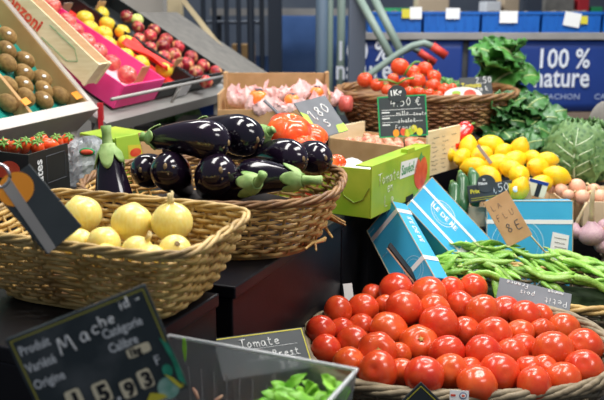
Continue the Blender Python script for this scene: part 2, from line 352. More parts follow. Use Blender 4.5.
# ------------------------------------------------------------------ setting
b = MB(); b.box((-5, -2, -.1), (10, 0, 0), (0, 12, 0), (0, 0, .1)); struct(b.build('floor', M['floor']))
b = MB(); b.box((-5, 9, 0), (10, 0, 0), (0, .15, 0), (0, 0, 3.4)); struct(b.build('wall_back', M['wall']))
b = MB(); b.box((-5, 4.9, 0), (4.20, 0, 0), (0, .15, 0), (0, 0, 3.4)); struct(b.build('wall_left', M['wall_w']))
# ------------------------------------------------------------------ black plinths of the stall
def plinth(poly, z, label, toe=.0):
    cx = sum(p[0] for p in poly)/len(poly); cy = sum(p[1] for p in poly)/len(poly)
    r = thing('display_plinth', label, 'display stand', (cx, cy, 0))
    b = MB(); b.prism(poly, 0, z-.025); b.build('body', M['black'], r, bevel=.003)
    b = MB(); b.prism([(cx+(x-cx)*1.0+(.006 if x > cx else -.006), cy+(y-cy)+(.006 if y > cy else -.006)) for x, y in poly], z-.024, z); b.build('top_board', M['black'], r, bevel=.003)
e1 = V((.407, .914, 0)); e2 = V((.914, -.407, 0))
def ofs(p, a, c): q = V((p[0], p[1], 0))+e1*a+e2*c; return (q.x, q.y)
C1 = atz(232, 286, 1.065); C0 = atz(216, 292, 1.075)
plinth([(C1.x, C1.y), (.095, 1.945), (-.115, 2.08), (-.115, 2.65), (-.48, 2.65), (-.9, 1.745)], 1.065, 'tall black plinth under the aubergine basket')
c0 = (C0.x, C0.y)
plinth([ofs(c0, .0, 0), ofs(c0, -.33, 0), ofs(c0, -.33, -.75), ofs(c0, .0, -.75)], 1.075, 'black plinth under the basket of yellow onions')
plinth([(-.1, 1.27), (1.15, 1.27), (1.15, 2.18), (.27, 2.18), (.13, 1.88), (-.09, 1.40)], .74, 'low black plinth under the big tomato basket')
plinth([(.10, 1.975), (.19, 2.28), (.35, 2.6), (.3, 2.84), (-.1, 2.84), (-.1, 2.1)], 1.045, 'black plinth under the lime green tomato carton')
plinth([(.33, 2.2), (1.3, 2.2), (1.3, 2.34), (.38, 2.34)], .78, 'low black plinth under the sky blue cartons')
plinth([(.47, 2.36), (1.5, 2.36), (1.5, 2.61), (.49, 2.61)], .92, 'black plinth under the lemons')
plinth([(.64, 2.63), (1.5, 2.63), (1.5, 3.6), (.64, 3.6)], 1.0, 'black plinth under the savoy cabbage')
plinth([(-.5, 2.87), (.62, 2.87), (.62, 3.5), (-.5, 3.5)], 1.11, 'black plinth under the cardboard box of wrapped persimmons')
plinth([(.1, 1.05), (-.185, 1.172), (-.29, .9), (0, .78)], .95, 'black plinth under the clear salad tub')
# ------------------------------------------------------------------ woven baskets
def basket(label, mtx, a, bb, p, h, taper, rows, nst, rs, mw, mr, rimr=.008, turns=None, seed=1, loose=0, wob=.0, rimn=3, dip=None):
    rr = random.Random(seed)
    N0 = 720; pts = []
    def sup(th, A, B): c, q = math.cos(th), math.sin(th); return V((A*math.copysign(abs(c)**(2/p), c), B*math.copysign(abs(q)**(2/p), q), 0))
    ths = [2*pi*i/N0 for i in range(N0)]; P = [sup(t, a, bb) for t in ths]; L = [0]
    for i in range(N0): L.append(L[-1]+(P[(i+1)%N0]-P[i]).length)
    def theta(f):
        f = (f % 1.)*L[-1]; lo, hi = 0, N0
        while hi-lo > 1:
            m = (lo+hi)//2
            if L[m] <= f: lo = m
            else: hi = m
        g = (f-L[lo])/max(1e-9, L[lo+1]-L[lo]); return 2*pi*(lo+g)/N0
    def top(th): return h*(1+(dip(th) if dip else 0))
    def pos(th, t, off=0.):
        sc = taper+(1-taper)*t**.85
        q = sup(th, a*sc, bb*sc); d = q.normalized() if q.length > 0 else q
        q = q+d*off; q.z = .006+(top(th)-.006)*t; return q
    root = thing('wicker_basket', label, 'basket', mtx.to_translation())
    rot = mtx.copy(); rot.translation = (0, 0, 0); root.rotation_euler = rot.to_euler()
    def bld(b, name, m, smooth=True):
        o = bpy.data.objects.new(name, b.mesh(name, m, smooth)); C.objects.link(o); o.parent = root; return o
    w = MB()
    th4 = [theta(j/(nst*4)) for j in range(nst*4)]
    for k in range(rows):
        t = (k+.5)/rows*.97; line = []; jz = rr.uniform(-.1, .1)/rows
        for j in range(nst*4):
            off = rs*.85*math.cos(pi*j/4+pi*k)
            line.append(pos(th4[j], min(1, max(.01, t+jz+rr.uniform(-1, 1)*wob/rows)), off))
        w.tube(line, rs*rr.uniform(.85, 1.05), 5, True)
    for i in range(nst):
        th = theta((i)/nst); w.tube([pos(th, q/5*.98+.01) for q in range(6)], rs*.7, 5)
    bld(w, 'woven_wall', mw)
    n = 240; tn = turns or int(L[-1]/(rimr*24)); rm = MB()
    thn = [theta(j/n) for j in range(n)]
    for k in range(rimn):
        line = []
        for j in range(n):
            ph = 2*pi*(j/n*tn+k/rimn); q = pos(thn[j], 1.0, rimr*.8*math.cos(ph)+rr.uniform(-1, 1)*rimr*.15); q.z += rimr*.8*math.sin(ph)+rimr*.2
            line.append(q)
        rm.tube(line, rimr*.72, 6, True)
    bld(rm, 'rim', mr)
    if loose:
        for k in range(loose):
            lb = MB(); th = rr.uniform(-.6, .3); q0 = pos(th, rr.uniform(.02, .3), rs*2)
            d = V((-math.sin(th), math.cos(th), rr.uniform(-.2, .1))).normalized()
            q1 = q0-d*rr.uniform(.04, .09)+V((math.cos(th), math.sin(th), 0))*rr.uniform(.01, .03); lb.tube([q0+d*.05, q0, q1], [rs*.8, rs*.8, rs*.5], 5)
            bld(lb, 'loose_twig', mw)
    bs = MB(); poly = []
    for j in range(48):
        q = pos(theta(j/48), 0); poly.append((q.x*.99, q.y*.99))
    bs.prism(poly, 0, .008); bld(bs, 'base', mw, False)
    return root, pos, bld
def mound(bld, fn, name, m, nr=10, na=36):
    b = MB(); b.grid(lambda u, v: fn(2*pi*u, v), na, nr, True); bld(b, name, m)
def fit(center, rotz, tiltx=0., tilty=0.):
    return Matrix.Translation(V(center)) @ Matrix.Rotation(rotz, 4, 'Z') @ Matrix.Rotation(tilty, 4, 'Y') @ Matrix.Rotation(tiltx, 4, 'X')
# rim heights follow the survey; base sits on the plinth
root, pos, bld = basket('large weathered wicker basket heaped with red tomatoes', fit((.33, 1.665, .75), 0, rad(3)), .325, .225, 2.5, .1, .86, 9, 56, .005, M['wicker_d'], M['wicker_d'], .0095, seed=3, rimn=5)
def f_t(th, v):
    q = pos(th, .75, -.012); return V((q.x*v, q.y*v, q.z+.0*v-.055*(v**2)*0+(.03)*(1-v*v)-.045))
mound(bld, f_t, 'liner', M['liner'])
rootO, posO, bldO = basket('pale rectangular wicker basket of yellow onions', fit((-.325, 1.345, 1.083), rad(-22), rad(3.5)), .222, .128, 6, .124, .72, 13, 46, .0046, M['wicker'], M['wicker_rim'], .0052, seed=5, wob=.1,
    dip=lambda th: .12*max(0, math.cos(4*th-pi))*.0)
rootE, posE, bldE = basket('golden oval wicker basket piled with aubergines', fit((-.185, 1.735, 1.072), rad(-8), rad(2)), .272, .205, 2.8, .123, .80, 11, 46, .0047, M['wicker_g'], M['wicker_b'], .0062, seed=9, loose=6, wob=.16, rimn=4)
rootV, posV, bldV = basket('brown wicker basket of vine tomatoes', fit((.47, 3.17, 1.118), 0, rad(2)), .335, .22, 2.6, .125, .84, 11, 64, .005, M['wicker_bl'], M['wicker_b'], .010, seed=11, rimn=4)
rootB, posB, bldB = basket('wicker basket under the heap of green pods', fit((.655, 2.03, .752), rad(-8), rad(3)), .31, .145, 3, .1, .86, 9, 62, .005, M['wicker_d'], M['wicker'], .009, seed=13)
rootG, posG, bldG = basket('wicker basket of purple garlic', fit((1.04, 2.255, .782), rad(-5), rad(4)), .19, .05, 4, .165, .9, 12, 40, .0048, M['wicker_d'], M['wicker_g'], .008, seed=15)
# ------------------------------------------------------------------ fruit meshes
def tomato_mesh(name, m, sq=.86, lob=.02, nl=5, dim=.15, seed=0):
    rr = random.Random(seed); ph = rr.uniform(0, 6); b = MB()
    def fn(u, v):
        a = 2*pi*u; t = pi*(1-v); r = math.sin(t)*(1+lob*math.cos(nl*a+ph)*math.sin(t)); z = math.cos(t)*sq
        if z > 0: z -= dim*math.exp(-(r/.27)**2)
        else: z += .05*math.exp(-(r/.2)**2)
        return V((r*math.cos(a), r*math.sin(a), z))
    b.grid(fn, 28, 18, True); return b.mesh(name, m, True)
TOM = [tomato_mesh('tomato', M['tomato'], s, l, n, d, i) for i, (s, l, n, d) in enumerate([(.86, .02, 5, .13), (.92, .015, 4, .1), (.82, .03, 6, .16), (.89, .025, 3, .12)])]
def scar_mesh():
    b = MB(); b.ell((0, 0, .735), (.1, .1, .03), nu=12, nv=6)
    for k in range(5):
        a = k*2*pi/5; b.ell((.1*math.cos(a), .1*math.sin(a), .745), (.07, .022, .015), (V((math.cos(a), math.sin(a), 0)), V((-math.sin(a), math.cos(a), 0)), V((0, 0, 1))), 8, 5)
    return b.mesh('stem_scar', M['scar'], True)
SCAR = scar_mesh()
def star_mesh():
    b = MB()
    for k in range(5):
        a = k*2*pi/5; d = V((math.cos(a), math.sin(a), 0))
        b.tube([V((0, 0, .76)), d*.25+V((0, 0, .82)), d*.5+V((0, 0, .78)), d*.72+V((0, 0, .86))], [.05, .09, .07, .01], 5, flat=.3)
    b.tube([V((0, 0, .74)), V((.03, 0, 1.0)), V((.1, 0, 1.15))], [.05, .045, .06], 6)
    return b.mesh('calyx', M['calyx'], True)
STAR = star_mesh()
def relax(items, it=60, k=.97):
    for _ in range(it):
        mv = 0
        for i in range(len(items)):
            for j in range(i):
                A, B = items[i], items[j]; d = (A['p']-B['p']).length; need = (A['r']+B['r'])*k
                if d < need:
                    nA, nB = (A, B) if (A['p']-CAM).length < (B['p']-CAM).length else (B, A)
                    e = (need-d)*.35; mv += e
                    u = (nA['p']-CAM).normalized(); nA['p'] -= u*e
                    u = (nB['p']-CAM).normalized(); nB['p'] += u*e
        if mv < 1e-4: break
def heap(rows, surf, rr=1.):
    out = []
    for ri, row in enumerate(rows):
        for (px, py, r) in row:
            p = at(px, py, surf(px, py, r)); out.append(dict(p=p, px=px, py=py, r=r*depth(p)/F*rr, row=ri))
    return out
# front tomatoes, rows from the back to the front rim (centre, radius in photo pixels)
T_rows = [
 [(373,296,11),(396,290,16),(428,295,17),(451,290,12),(473,288,13)],
 [(338,311,13),(363,309,14),(385,306,10),(404,308,16),(434,311,15),(460,307,14),(483,313,16),(505,312,15),(525,316,14),(541,317,12)],
 [(321,330,13),(341,331,12),(361,328,13),(389,331,18),(439,326,18),(466,332,14),(494,335,16),(520,333,13),(542,332,12),(564,330,15)],
 [(326,349,13),(353,343,15),(419,345,18),(447,353,16),(483,353,16),(511,356,16),(524,348,13),(553,352,18),(584,347,16)],
 [(349,363,14),(377,352,17),(399,355,11),(424,376,17),(450,372,16),(469,371,12),(499,374,18),(529,371,13),(544,368,12),(584,369,17)],
 [(378,371,17),(401,373,13),(477,384,17),(534,385,16),(563,380,16)]]
def t_surf(px, py, r): return 1.885-(py-288)/100*.40-(r-14)*.005
items = heap(T_rows, t_surf, 1.13); relax(items, 200, .93)
see_scar = {(419,345),(377,352),(378,371),(541,317),(584,369),(494,335),(584,347),(429,295)}
spec_lab = {(428,295):'red tomato at the top of the heap, below the blue carton with the black stick', (321,330):'red tomato at the far left rim of the big basket',
 (584,369):'red tomato showing its pale stem scar at the right front rim of the basket', (541,317):'small red tomato with a pale scar just under the grey slate sign', (584,347):'red tomato at the far right end of the big basket',
 (389,331):'large red tomato bulging from the middle left of the big heap', (396,290):'red tomato at the top left of the heap in front of the black stick'}
rows_n = ['back', 'second', 'third', 'fourth', 'fifth', 'front']
cnt = {}
for it in items:
    k = cnt.get(it['row'], 0); cnt[it['row']] = k+1; key = (it['px'], it['py']); n = len(T_rows[it['row']])
    scar = key in see_scar
    d = (CAM-it['p']).normalized()
    ax = (d+V((R.uniform(-.5, .2), 0, R.uniform(.1, .5)))) if scar else V((R.uniform(-.5, .5), R.uniform(.1, .9), R.uniform(-.9, .3)))
    s = it['r']; lab = spec_lab.get(key) or 'red tomato in the %s row of the big basket heap, %s' % (rows_n[it['row']], place_word(k, n))
    f = 1.03
    o = inst('tomato', TOM[R.randrange(4)], basis(ax, R.uniform(0, 6), (s*f*R.uniform(.97, 1.03), s*f*R.uniform(.97, 1.03), s*f*1.04), it['p']), lab, 'tomato', 'tomatoes in the big front basket', [('stem_scar', SCAR)])
# yellow onions
def onion_mesh():
    b = MB()
    def fn(u, v):
        a = 2*pi*u; t = pi*(1-v); r = math.sin(t); z = math.cos(t)*.93
        if z > .6: z += .10*((z-.6)/.33)**2*math.exp(-(r/.25)**2)
        return V((r*math.cos(a), r*math.sin(a), z))
    b.grid(fn, 28, 18, True); return b.mesh('yellow_onion', M['onion'], True)
ON = onion_mesh()
b = MB()
for k in range(5): b.tube([V((.05*math.cos(k*1.3), .05*math.sin(k*1.3), 1.0)), V((.07*math.cos(k*1.3+.3), .07*math.sin(k*1.3+.3), 1.22)), V((.12*math.cos(k*1.3+.6)+.06, .12*math.sin(k*1.3+.6), 1.42+.03*k))], [.13, .075, .05], 6)
NECK = b.mesh('neck', M['dry'], True)
b = MB(); b.ell((0, 0, -.92), (.17, .17, .05), nu=12, nv=6)
for k in range(14): b.tube([V((0, 0, -.94)), V((.16*math.cos(k*2.4), .16*math.sin(k*2.4), -.98-.02*(k%3)))], .018, 4)
ROOT = b.mesh('root_plate', M['root'], True)
ons = [((82,215),20,(-.3,.2,.9),'yellow onion at the back left, beside the black and orange price card'), ((132,223),21,(.1,.4,.9),'round yellow onion at the back middle of the pale basket'), ((172,222),21,(.0,-.15,1),'yellow onion with an upright dry neck, at the back right of the basket'),
 ((104,243),17,(.3,.5,.8),'yellow onion in the middle of the basket, below the gap between the back ones'), ((78,244),16,(-.6,.2,.6),'yellow onion touching the bottom corner of the black and orange card'), ((138,252),17,(.55,-.15,.75),'yellow onion whose dry neck points right, in the front of the basket'), ((106,259),16,(-.2,.4,.8),'yellow onion lowest at the front rim of the pale basket'), ((175,251),17,(-.3,.75,-.75),'yellow onion at the right front, showing its brown root end'), ((152,259),15,(.2,.5,.6),'yellow onion half hidden at the front rim between the neck and root ones'), ((58,240),16,(-.2,.4,.8),'yellow onion hidden behind the black and orange card')]
its = []
for (p, r, ax, lab) in ons:
    q = at(p[0], p[1], 1.40-(p[1]-215)/45*.14-(p[0]-80)/100*.05); its.append(dict(p=q, r=r*depth(q)/F, ax=ax, lab=lab, neck='neck' in lab and 'between' not in lab))
relax(its, 60, .95)
for it in its:
    s = it['r']; inst('yellow_onion', ON, basis(it['ax'], R.uniform(0, 6), (s, s, s), it['p']), it['lab'], 'onion', 'yellow onions in the pale basket', [('neck', NECK), ('root_plate', ROOT)] if it['neck'] else [('root_plate', ROOT)])
mound(bldO, lambda th, v: (lambda q: V((q.x*v, q.y*v, .018+.02*(1-v*v))))(posO(th, .25, -.012)), 'liner', M['wicker_b'])
# aubergines: stem end S, blossom end B
prof = [(0, .30), (.06, .50), (.15, .58), (.3, .70), (.5, .87), (.68, 1.), (.8, .99), (.9, .83), (.96, .55), (.99, .25), (1., .0)]
def pr(t):
    for (a, x), (c, y) in zip(prof, prof[1:]):
        if t <= c: return x+(y-x)*(t-a)/(c-a)
    return 0
def aubergine(S, B, r, lab, bend=.01, up=(0, 0, 1), stem=(0, 0, 0), calyx=True, slen=.03, cl=1.):
    S, B = V(S), V(B); ax = (B-S); L = ax.length; ax.normalize(); u = V(up)-ax*V(up).dot(ax); u.normalize(); w = ax.cross(u)
    root = thing('aubergine', lab, 'aubergine', S.lerp(B, .5)-V((0, 0, r)), 'aubergines in the golden basket')
    def cen(t): return S+ax*(L*t)+u*(bend*math.sin(pi*t))
    ts = [0, .03, .06, .1, .15, .22, .3, .4, .5, .6, .68, .75, .82, .88, .92, .95, .975, .99, 1.]
    b = MB(); b.grid(lambda a, v: (lambda t: cen(t)+(u*math.cos(2*pi*a)+w*math.sin(2*pi*a))*(r*pr(t)*(1+.025*math.cos(3*2*pi*a+L*90))))(ts[round(v*18)]), 32, 18, True)
    b.build('body', M['egg'], root, True)
    b = MB(); c = cen(1)-ax*.001
    b.ell(c, (r*.16, r*.1, .0025), (u, w, ax), 12, 6)
    for k in range(2):
        a = 1.2+k*1.1+L*40; q = cen(.972)+(u*math.cos(a)+w*math.sin(a))*(r*.36); b.ell(q, (r*.10, r*.06, .002), (u*math.cos(a)+w*math.sin(a), w*math.cos(a)-u*math.sin(a), ax), 10, 5)
    b.build('blossom_scar', M['egg_scar'], root, True)
    if calyx:
        b = MB()
        def fc(a, v):
            th = 2*pi*a; ln = .08+.15*abs(math.cos(2.5*th))**.8+.03*math.sin(3*th+L*50); ln *= cl; t = -.035+(ln+.035)*v
            rr = .28 if t < 0 else pr(t); rr = max(rr, .26+.3*v*.6)*1.05+.03+.05*v*v
            return cen(max(t, 0))+ax*(L*min(t, 0))+(u*math.cos(th)+w*math.sin(th))*(r*rr)
        b.grid(fc, 40, 6, True); o = b.build('calyx', M['egg_calyx'], root, True, solid=.0022)
        b = MB(); d = (-ax*.7+V(stem)).normalized(); p0 = S+ax*(.01); b.tube([p0, p0-ax*.018, p0-ax*.022+d*slen*.5, p0-ax*.022+d*slen], [r*.42, r*.26, r*.23, r*.27], 10); b.build('stem', M['egg_calyx'], root, True)
A = at
aubergine(A(108, 147, 1.60), A(120, 235, 1.56), .040, 'aubergine standing upright at the left with its green stem pointing up', .004, (0, -1, 0), (.0, 0, .9), True, .03)
aubergine(A(151, 138, 1.66), A(229, 143, 1.585), .040, 'long aubergine lying on top of the pile, green cap at its left', .006, (0, 0, 1), (-.3, 0, .2), True, .010, .5)
aubergine(A(200, 128, 1.78), A(258, 140, 1.64), .042, 'aubergine on top of the pile behind the long one, its end facing right', .004, (0, 0, 1), (0, 0, 0), True, .010, .4)
aubergine(A(268, 132, 1.74), A(225, 150, 1.80), .034, 'aubergine behind the top pair with its ragged green cap showing at right', .0, (0, 0, 1), (.5, 0, .5), True, .004)
aubergine(A(186, 190, 1.76), A(165, 166, 1.565), .040, 'aubergine at the left of the pile with its blossom end facing the viewer', .003, (0, 0, 1), (0, 0, 0), False)
aubergine(A(172, 175, 1.80), A(140, 170, 1.625), .036, 'aubergine half hidden between the upright one and the pile', .003, (0, 0, 1), (0, 0, 0), False)
aubergine(A(205, 190, 1.72), A(221, 170, 1.535), .042, 'aubergine in the bottom middle of the pile, blossom end facing the viewer', .003, (0, 0, 1), (0, 0, 0), False)
aubergine(A(256, 183, 1.535), A(215, 190, 1.68), .034, 'low aubergine with a green cap and upright stem at the basket rim', .0, (0, 0, 1), (.25, 0, 1.3), True, .022)
aubergine(A(301, 180, 1.575), A(236, 178, 1.635), .037, 'low aubergine whose green cap and stem point to the right', .004, (0, 0, 1), (.5, 0, -.0), True, .03)
aubergine(A(240, 158, 1.82), A(304, 159, 1.665), .039, 'aubergine at the right of the pile above the one with the right-hand cap', .004, (0, 0, 1), (0, 0, 0), False)
aubergine(A(282, 160, 1.92), A(326, 158, 1.735), .037, 'aubergine farthest right in the pile, next to the red beef tomatoes', .003, (0, 0, 1), (0, 0, 0), False)
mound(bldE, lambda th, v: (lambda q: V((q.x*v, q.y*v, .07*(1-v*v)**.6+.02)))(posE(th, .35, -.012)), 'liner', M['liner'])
# lemons
def lemon_mesh():
    b = MB()
    def fn(u, v):
        a = 2*pi*u; t = pi*(1-v); r = math.sin(t)**.92*.80; z = math.cos(t)
        z = z*1.0+(.16*max(0, (abs(z)-.86)/.14)**1.5)*math.copysign(1, z)
        return V((r*math.cos(a), r*math.sin(a), z))
    b.grid(fn, 24, 20, True); return b.mesh('lemon', M['lemon'], True)
LEM = lemon_mesh()
b = MB(); b.ell((0, 0, 1.13), (.09, .09, .04), nu=10, nv=5); LBUT = b.mesh('stem_button', M['scar'], True)
L_rows = [[(468,149,11),(492,146,12),(519,150,11)], [(447,154,8),(462,157,9),(482,155,10),(503,151,8),(514,161,11),(532,158,9),(547,160,9)], [(474,167,11),(497,165,12),(511,169,10),(538,168,11),(557,176,11)], [(488,177,12),(519,175,11),(541,184,10)], [(519,190,11)]]
its = heap(L_rows, lambda px, py, r: 2.62-(py-146)/44*.2-(px-500)*.0006); relax(its, 140, .96)
lean = {(492,146):(1,.2,-.35), (557,176):(1,-.1,-.3), (468,149):(.2,.3,1), (519,150):(.2,-.3,.9), (519,190):(.3,-.3,1)}
cnt = {}
for it in its:
    k = cnt.get(it['row'], 0); cnt[it['row']] = k+1; n = len(L_rows[it['row']]); key = (it['px'], it['py'])
    lab = {(519,190):'lemon with a small sticker, lowest at the front above the cardboard tag', (557,176):'lemon lying sideways farthest right, near the savoy cabbage', (492,146):'lemon lying sideways at the top of the heap, against the leaves'}.get(key) or 'yellow lemon in the %s row of the heap, %s' % (['back', 'second', 'third', 'fourth', 'front'][it['row']], place_word(k, n))
    s = it['r']*1.14; ax = lean.get(key, (R.uniform(-1, 1), R.uniform(-.6, .2), R.uniform(-.4, .6)))
    o = inst('lemon', LEM, basis(ax, R.uniform(0, 6), (s, s, s*1.02), it['p']), lab, 'lemon', 'lemons in the heap', [('stem_button', LBUT)])
    if key == (519, 190):
        st = MB(); d = (CAM-it['p']).normalized(); q = it['p']+(d+V((-.35, 0, .1))).normalized()*(s*.83)
        st.ell(q, (.009, .009, .002), (V((1, 0, 0)), V((0, .2, 1)).normalized(), d), 14, 6); c = bpy.data.objects.new('sticker', st.mesh('sticker', M['white'], True)); C.objects.link(c); c.parent = o; c.matrix_parent_inverse = o.matrix_world.inverted()
r0 = thing('lemon_crate', 'pale wooden crate holding up the lemon heap', 'crate', (.7, 2.48, .92))
def crate(r, x0, y0, x1, y1, z0, h, th, m, floor=None, hb=None, fm=None):
    hb = hb or h
    b = MB(); b.box((x0, y0, z0), (x1-x0, 0, 0), (0, y1-y0, 0), (0, 0, th)); 
    if floor: b.box((x0+th, y0+th, z0+th), (x1-x0-2*th, 0, 0), (0, y1-y0-2*th, 0), (0, 0, floor-th))
    b.build('floor_panel', fm or m, r)
    for nm, o, ex, ey, hh in (('front_panel', (x0, y0), (x1-x0, 0), (0, th), h), ('back_panel', (x0, y1-th), (x1-x0, 0), (0, th), hb), ('side_panel', (x0, y0+th), (th, 0), (0, y1-y0-2*th), (h+hb)/2), ('side_panel', (x1-th, y0+th), (th, 0), (0, y1-y0-2*th), (h+hb)/2)):
        b = MB(); b.box((*o, z0+th), (*ex, 0), (*ey, 0), (0, 0, hh-th)); b.build(nm, m, r, bevel=.001)
crate(r0, .49, 2.375, .80, 2.605, .921, .06, .006, M['card_pale'], .03)
# ------------------------------------------------------------------ lime green tomato carton
f1 = V((.5, .866, 0)); f2 = V((-.866, .5, 0)); UP = V((0, 0, 1))
S0 = atz(371, 219, 1.046); SW, SD, SH = .385, .29, .128
c = Card('tomato_carton', 'lime green printed carton of beef tomatoes with a tomato pictured on its side', 'carton', S0+UP*SH, S0+UP*SH+f1*SW, S0, .004, M['saveol'], part='side_panel')
lp = c.poly([(.44, .54), (.73, .52), (.75, .85), (.46, .89)], M['white'], 'logo_patch', .001)
c.text('Savéol', .465, .61, .037, M['greenplastic'], .02, d=.0016, ang=0, sx=.9, parent=lp)
tpic = c.disc(.82, .5, .048, .047, M['red_print'], 'tomato_picture', .001)
for k, (du, w) in enumerate([(-.06, .3), (0, .6), (.06, .9)]): pass
c.poly([(.75, .80), (.79, .86), (.815, .95), (.835, .86), (.885, .82), (.83, .79), (.80, .72), (.79, .8)], M['greenplastic'], 'calyx_picture', .0016, tpic)
c.hand([('Tomates', .1, .58, .03), ('en', .24, .38, .028), ('L', .2, .12, .028), ('a', .3, .12, .028)], M['chalk'], .0009)
b = MB(); b.box(c.P(.56, .0, .0004), c.ex*.05, c.ey*.013, c.n*.0008); b.build('vent_slot', M['ink'], c.root)
b = MB(); b.box(S0+f2*SD, -f2*(SD-.004), UP*(SH-.005), -c.n*0+f1*.004); b.build('end_panel', M['saveol'], c.root, bevel=.001)
fl = MB(); e = -f1*.0012
def EP(u, v): return S0+f2*(u*SD)+UP*(v*SH)+e
for a, q in (((.02, .60), (.08, .36)), ((.08, .36), (.16, .28)), ((.16, .28), (.26, .40)), ((.26, .40), (.30, .62))): fl.tube([EP(*a), EP(*q)], .0012, 4)
fl.build('flap_crease', M['saveol_dark'], c.root)
b = MB(); cc = EP(.62, .2)
n = 22; vs = [cc+f2*(.05*math.cos(2*pi*i/n))+UP*(.024*math.sin(2*pi*i/n)+.0) for i in range(n)]; b.add(vs, [tuple(range(n))]); b.build('tomato_picture', M['red_print'], c.root)
b = MB(); b.box(S0+f1*(SW-.004), f1*.004, f2*SD, UP*.06); b.build('end_panel', M['saveol'], c.root)
b = MB(); b.box(S0+f2*(SD-.004)+f1*.004, f1*(SW-.008), f2*.004, UP*.055); b.build('side_panel', M['saveol'], c.root)
b = MB(); b.box(S0+f1*.004+f2*.004, f1*(SW-.008), f2*(SD-.008), UP*.045); b.build('floor_panel', M['saveol'], c.root)
b = MB(); b.box(S0+UP*SH, f1*SW, f2*.045, UP*.003); b.build('top_flange', M['saveol'], c.root)
b = MB(); b.box(S0+UP*(SH+.001)+f1*.22, f1*.05, f2*.02, UP*.012); b.build('locking_tab', M['saveol'], c.root, bevel=.001)
b = MB(); b.grid(lambda u, v: S0+f1*(.02+(SW-.04)*u)+f2*(.06+(SD-.08)*v)+UP*(.068+.008*math.sin(u*17)*math.cos(v*13+u*5)), 16, 12); b.build('paper_liner', M['white'], c.root, True, solid=.001)
BEEF = tomato_mesh('beef_tomato', M['beef'], .72, .09, 6, .2, 3)
bt = [((289,131),22,2.17,'largest beef tomato, ribbed, red, just above the aubergine caps'), ((312,136),15,2.25,'red beef tomato to the right behind the largest one'), ((305,147),14,2.13,'red beef tomato low in front, beside the rightmost aubergine'), ((327,164),12,2.12,'red beef tomato on white paper at the carton corner'), ((338,161),8,2.16,'small red beef tomato at the right on the white paper'), ((272,138),14,2.22,'red beef tomato mostly hidden behind the green cap')]
its = [dict(p=at(*p, Y), r=r*Y/F, lab=l) for p, r, Y, l in bt]
relax(its, 30, .85)
for it in its: s = it['r']; inst('beef_tomato', BEEF, basis((R.uniform(-.3, .3), -.25, 1), R.uniform(0, 6), (s*1.05, s*1.05, s*1.1), it['p']), it['lab'], 'tomato', 'beef tomatoes in the lime carton', [('stem_scar', SCAR)])
# ------------------------------------------------------------------ shallot crate with a written end panel
g1 = V((.63, .777, 0)); g2 = V((-.777, .63, 0)); K0 = V((.372, 2.42, 1.046))
K0 = atz(427, 177, 1.046)
c = Card('shallot_crate', 'low wooden crate of shallots with a pale written end panel', 'crate', K0+UP*.14, K0+UP*.14+g1*.2, K0, .008, M['wood_pale'], part='end_panel')
hh = []
for k in range(8):
    y = .82-.1*k; b0 = MB()
    for j in range(2 if k % 3 else 3):
        x0 = .1+.3*j+R.uniform(0, .05); hh.append([(x0+q*.03, y+R.uniform(-.02, .02)) for q in range(int(R.uniform(4, 8)))])
b = MB()
for pl in hh: b.tube([c.P(u, v, .0005) for u, v in pl], .0009, 4, flat=.4, up=c.n)
b.build('handwriting', M['ink_grey'], c.root)
b = MB(); b.box(K0-g1*0, g2*.38, g1*.006, UP*.085); b.build('side_panel', M['cardboard'], c.root, bevel=.001)
b = MB(); b.box(K0+g1*.194, g2*.38, g1*.006, UP*.085); b.build('side_panel', M['cardboard'], c.root, bevel=.001)
b = MB(); b.box(K0+g2*.372, g2*.008, g1*.2, UP*.12); b.build('end_panel', M['wood_pale'], c.root, bevel=.001)
b = MB(); b.box(K0+g1*.006+g2*.008, g2*.364, g1*.188, UP*.045); b.build('floor_panel', M['cardboard'], c.root)
b = MB()
def shal(u, v):
    a = 2*pi*u; t = pi*(1-v); r = math.sin(t)*.75; z = math.cos(t)
    z += .5*max(0, (z-.8)/.2)**2; return V((r*math.cos(a), r*math.sin(a), z))
b.grid(shal, 16, 12, True); SHAL = b.mesh('shallot', M['shallot'], True)
b = MB(); b.tube([V((0, 0, 1.3)), V((.05, 0, 1.6)), V((.15, .05, 1.8))], [.12, .06, .03], 5); SNK = b.mesh('dry_tip', M['dry'], True)
k = 0
for i in range(8):
    for j in range(3):
        p = K0+g2*(.04+.041*i+R.uniform(-.004, .004))+g1*(.04+.055*j+R.uniform(-.005, .005))+UP*(.068+.004*((i+j) % 2)); s = .021*R.uniform(.9, 1.08)
        inst('shallot', SHAL, basis((R.uniform(-1, 1), R.uniform(-.6, .6), R.uniform(-.1, .5)), R.uniform(0, 6), (s, s, s), p), 'pinkish shallot in the %s row of the wooden crate, %s from its written panel' % (['near', 'middle', 'far'][j], ORD[i+1] if i else 'first'), 'shallot', 'shallots in the wooden crate', [('dry_tip', SNK)])
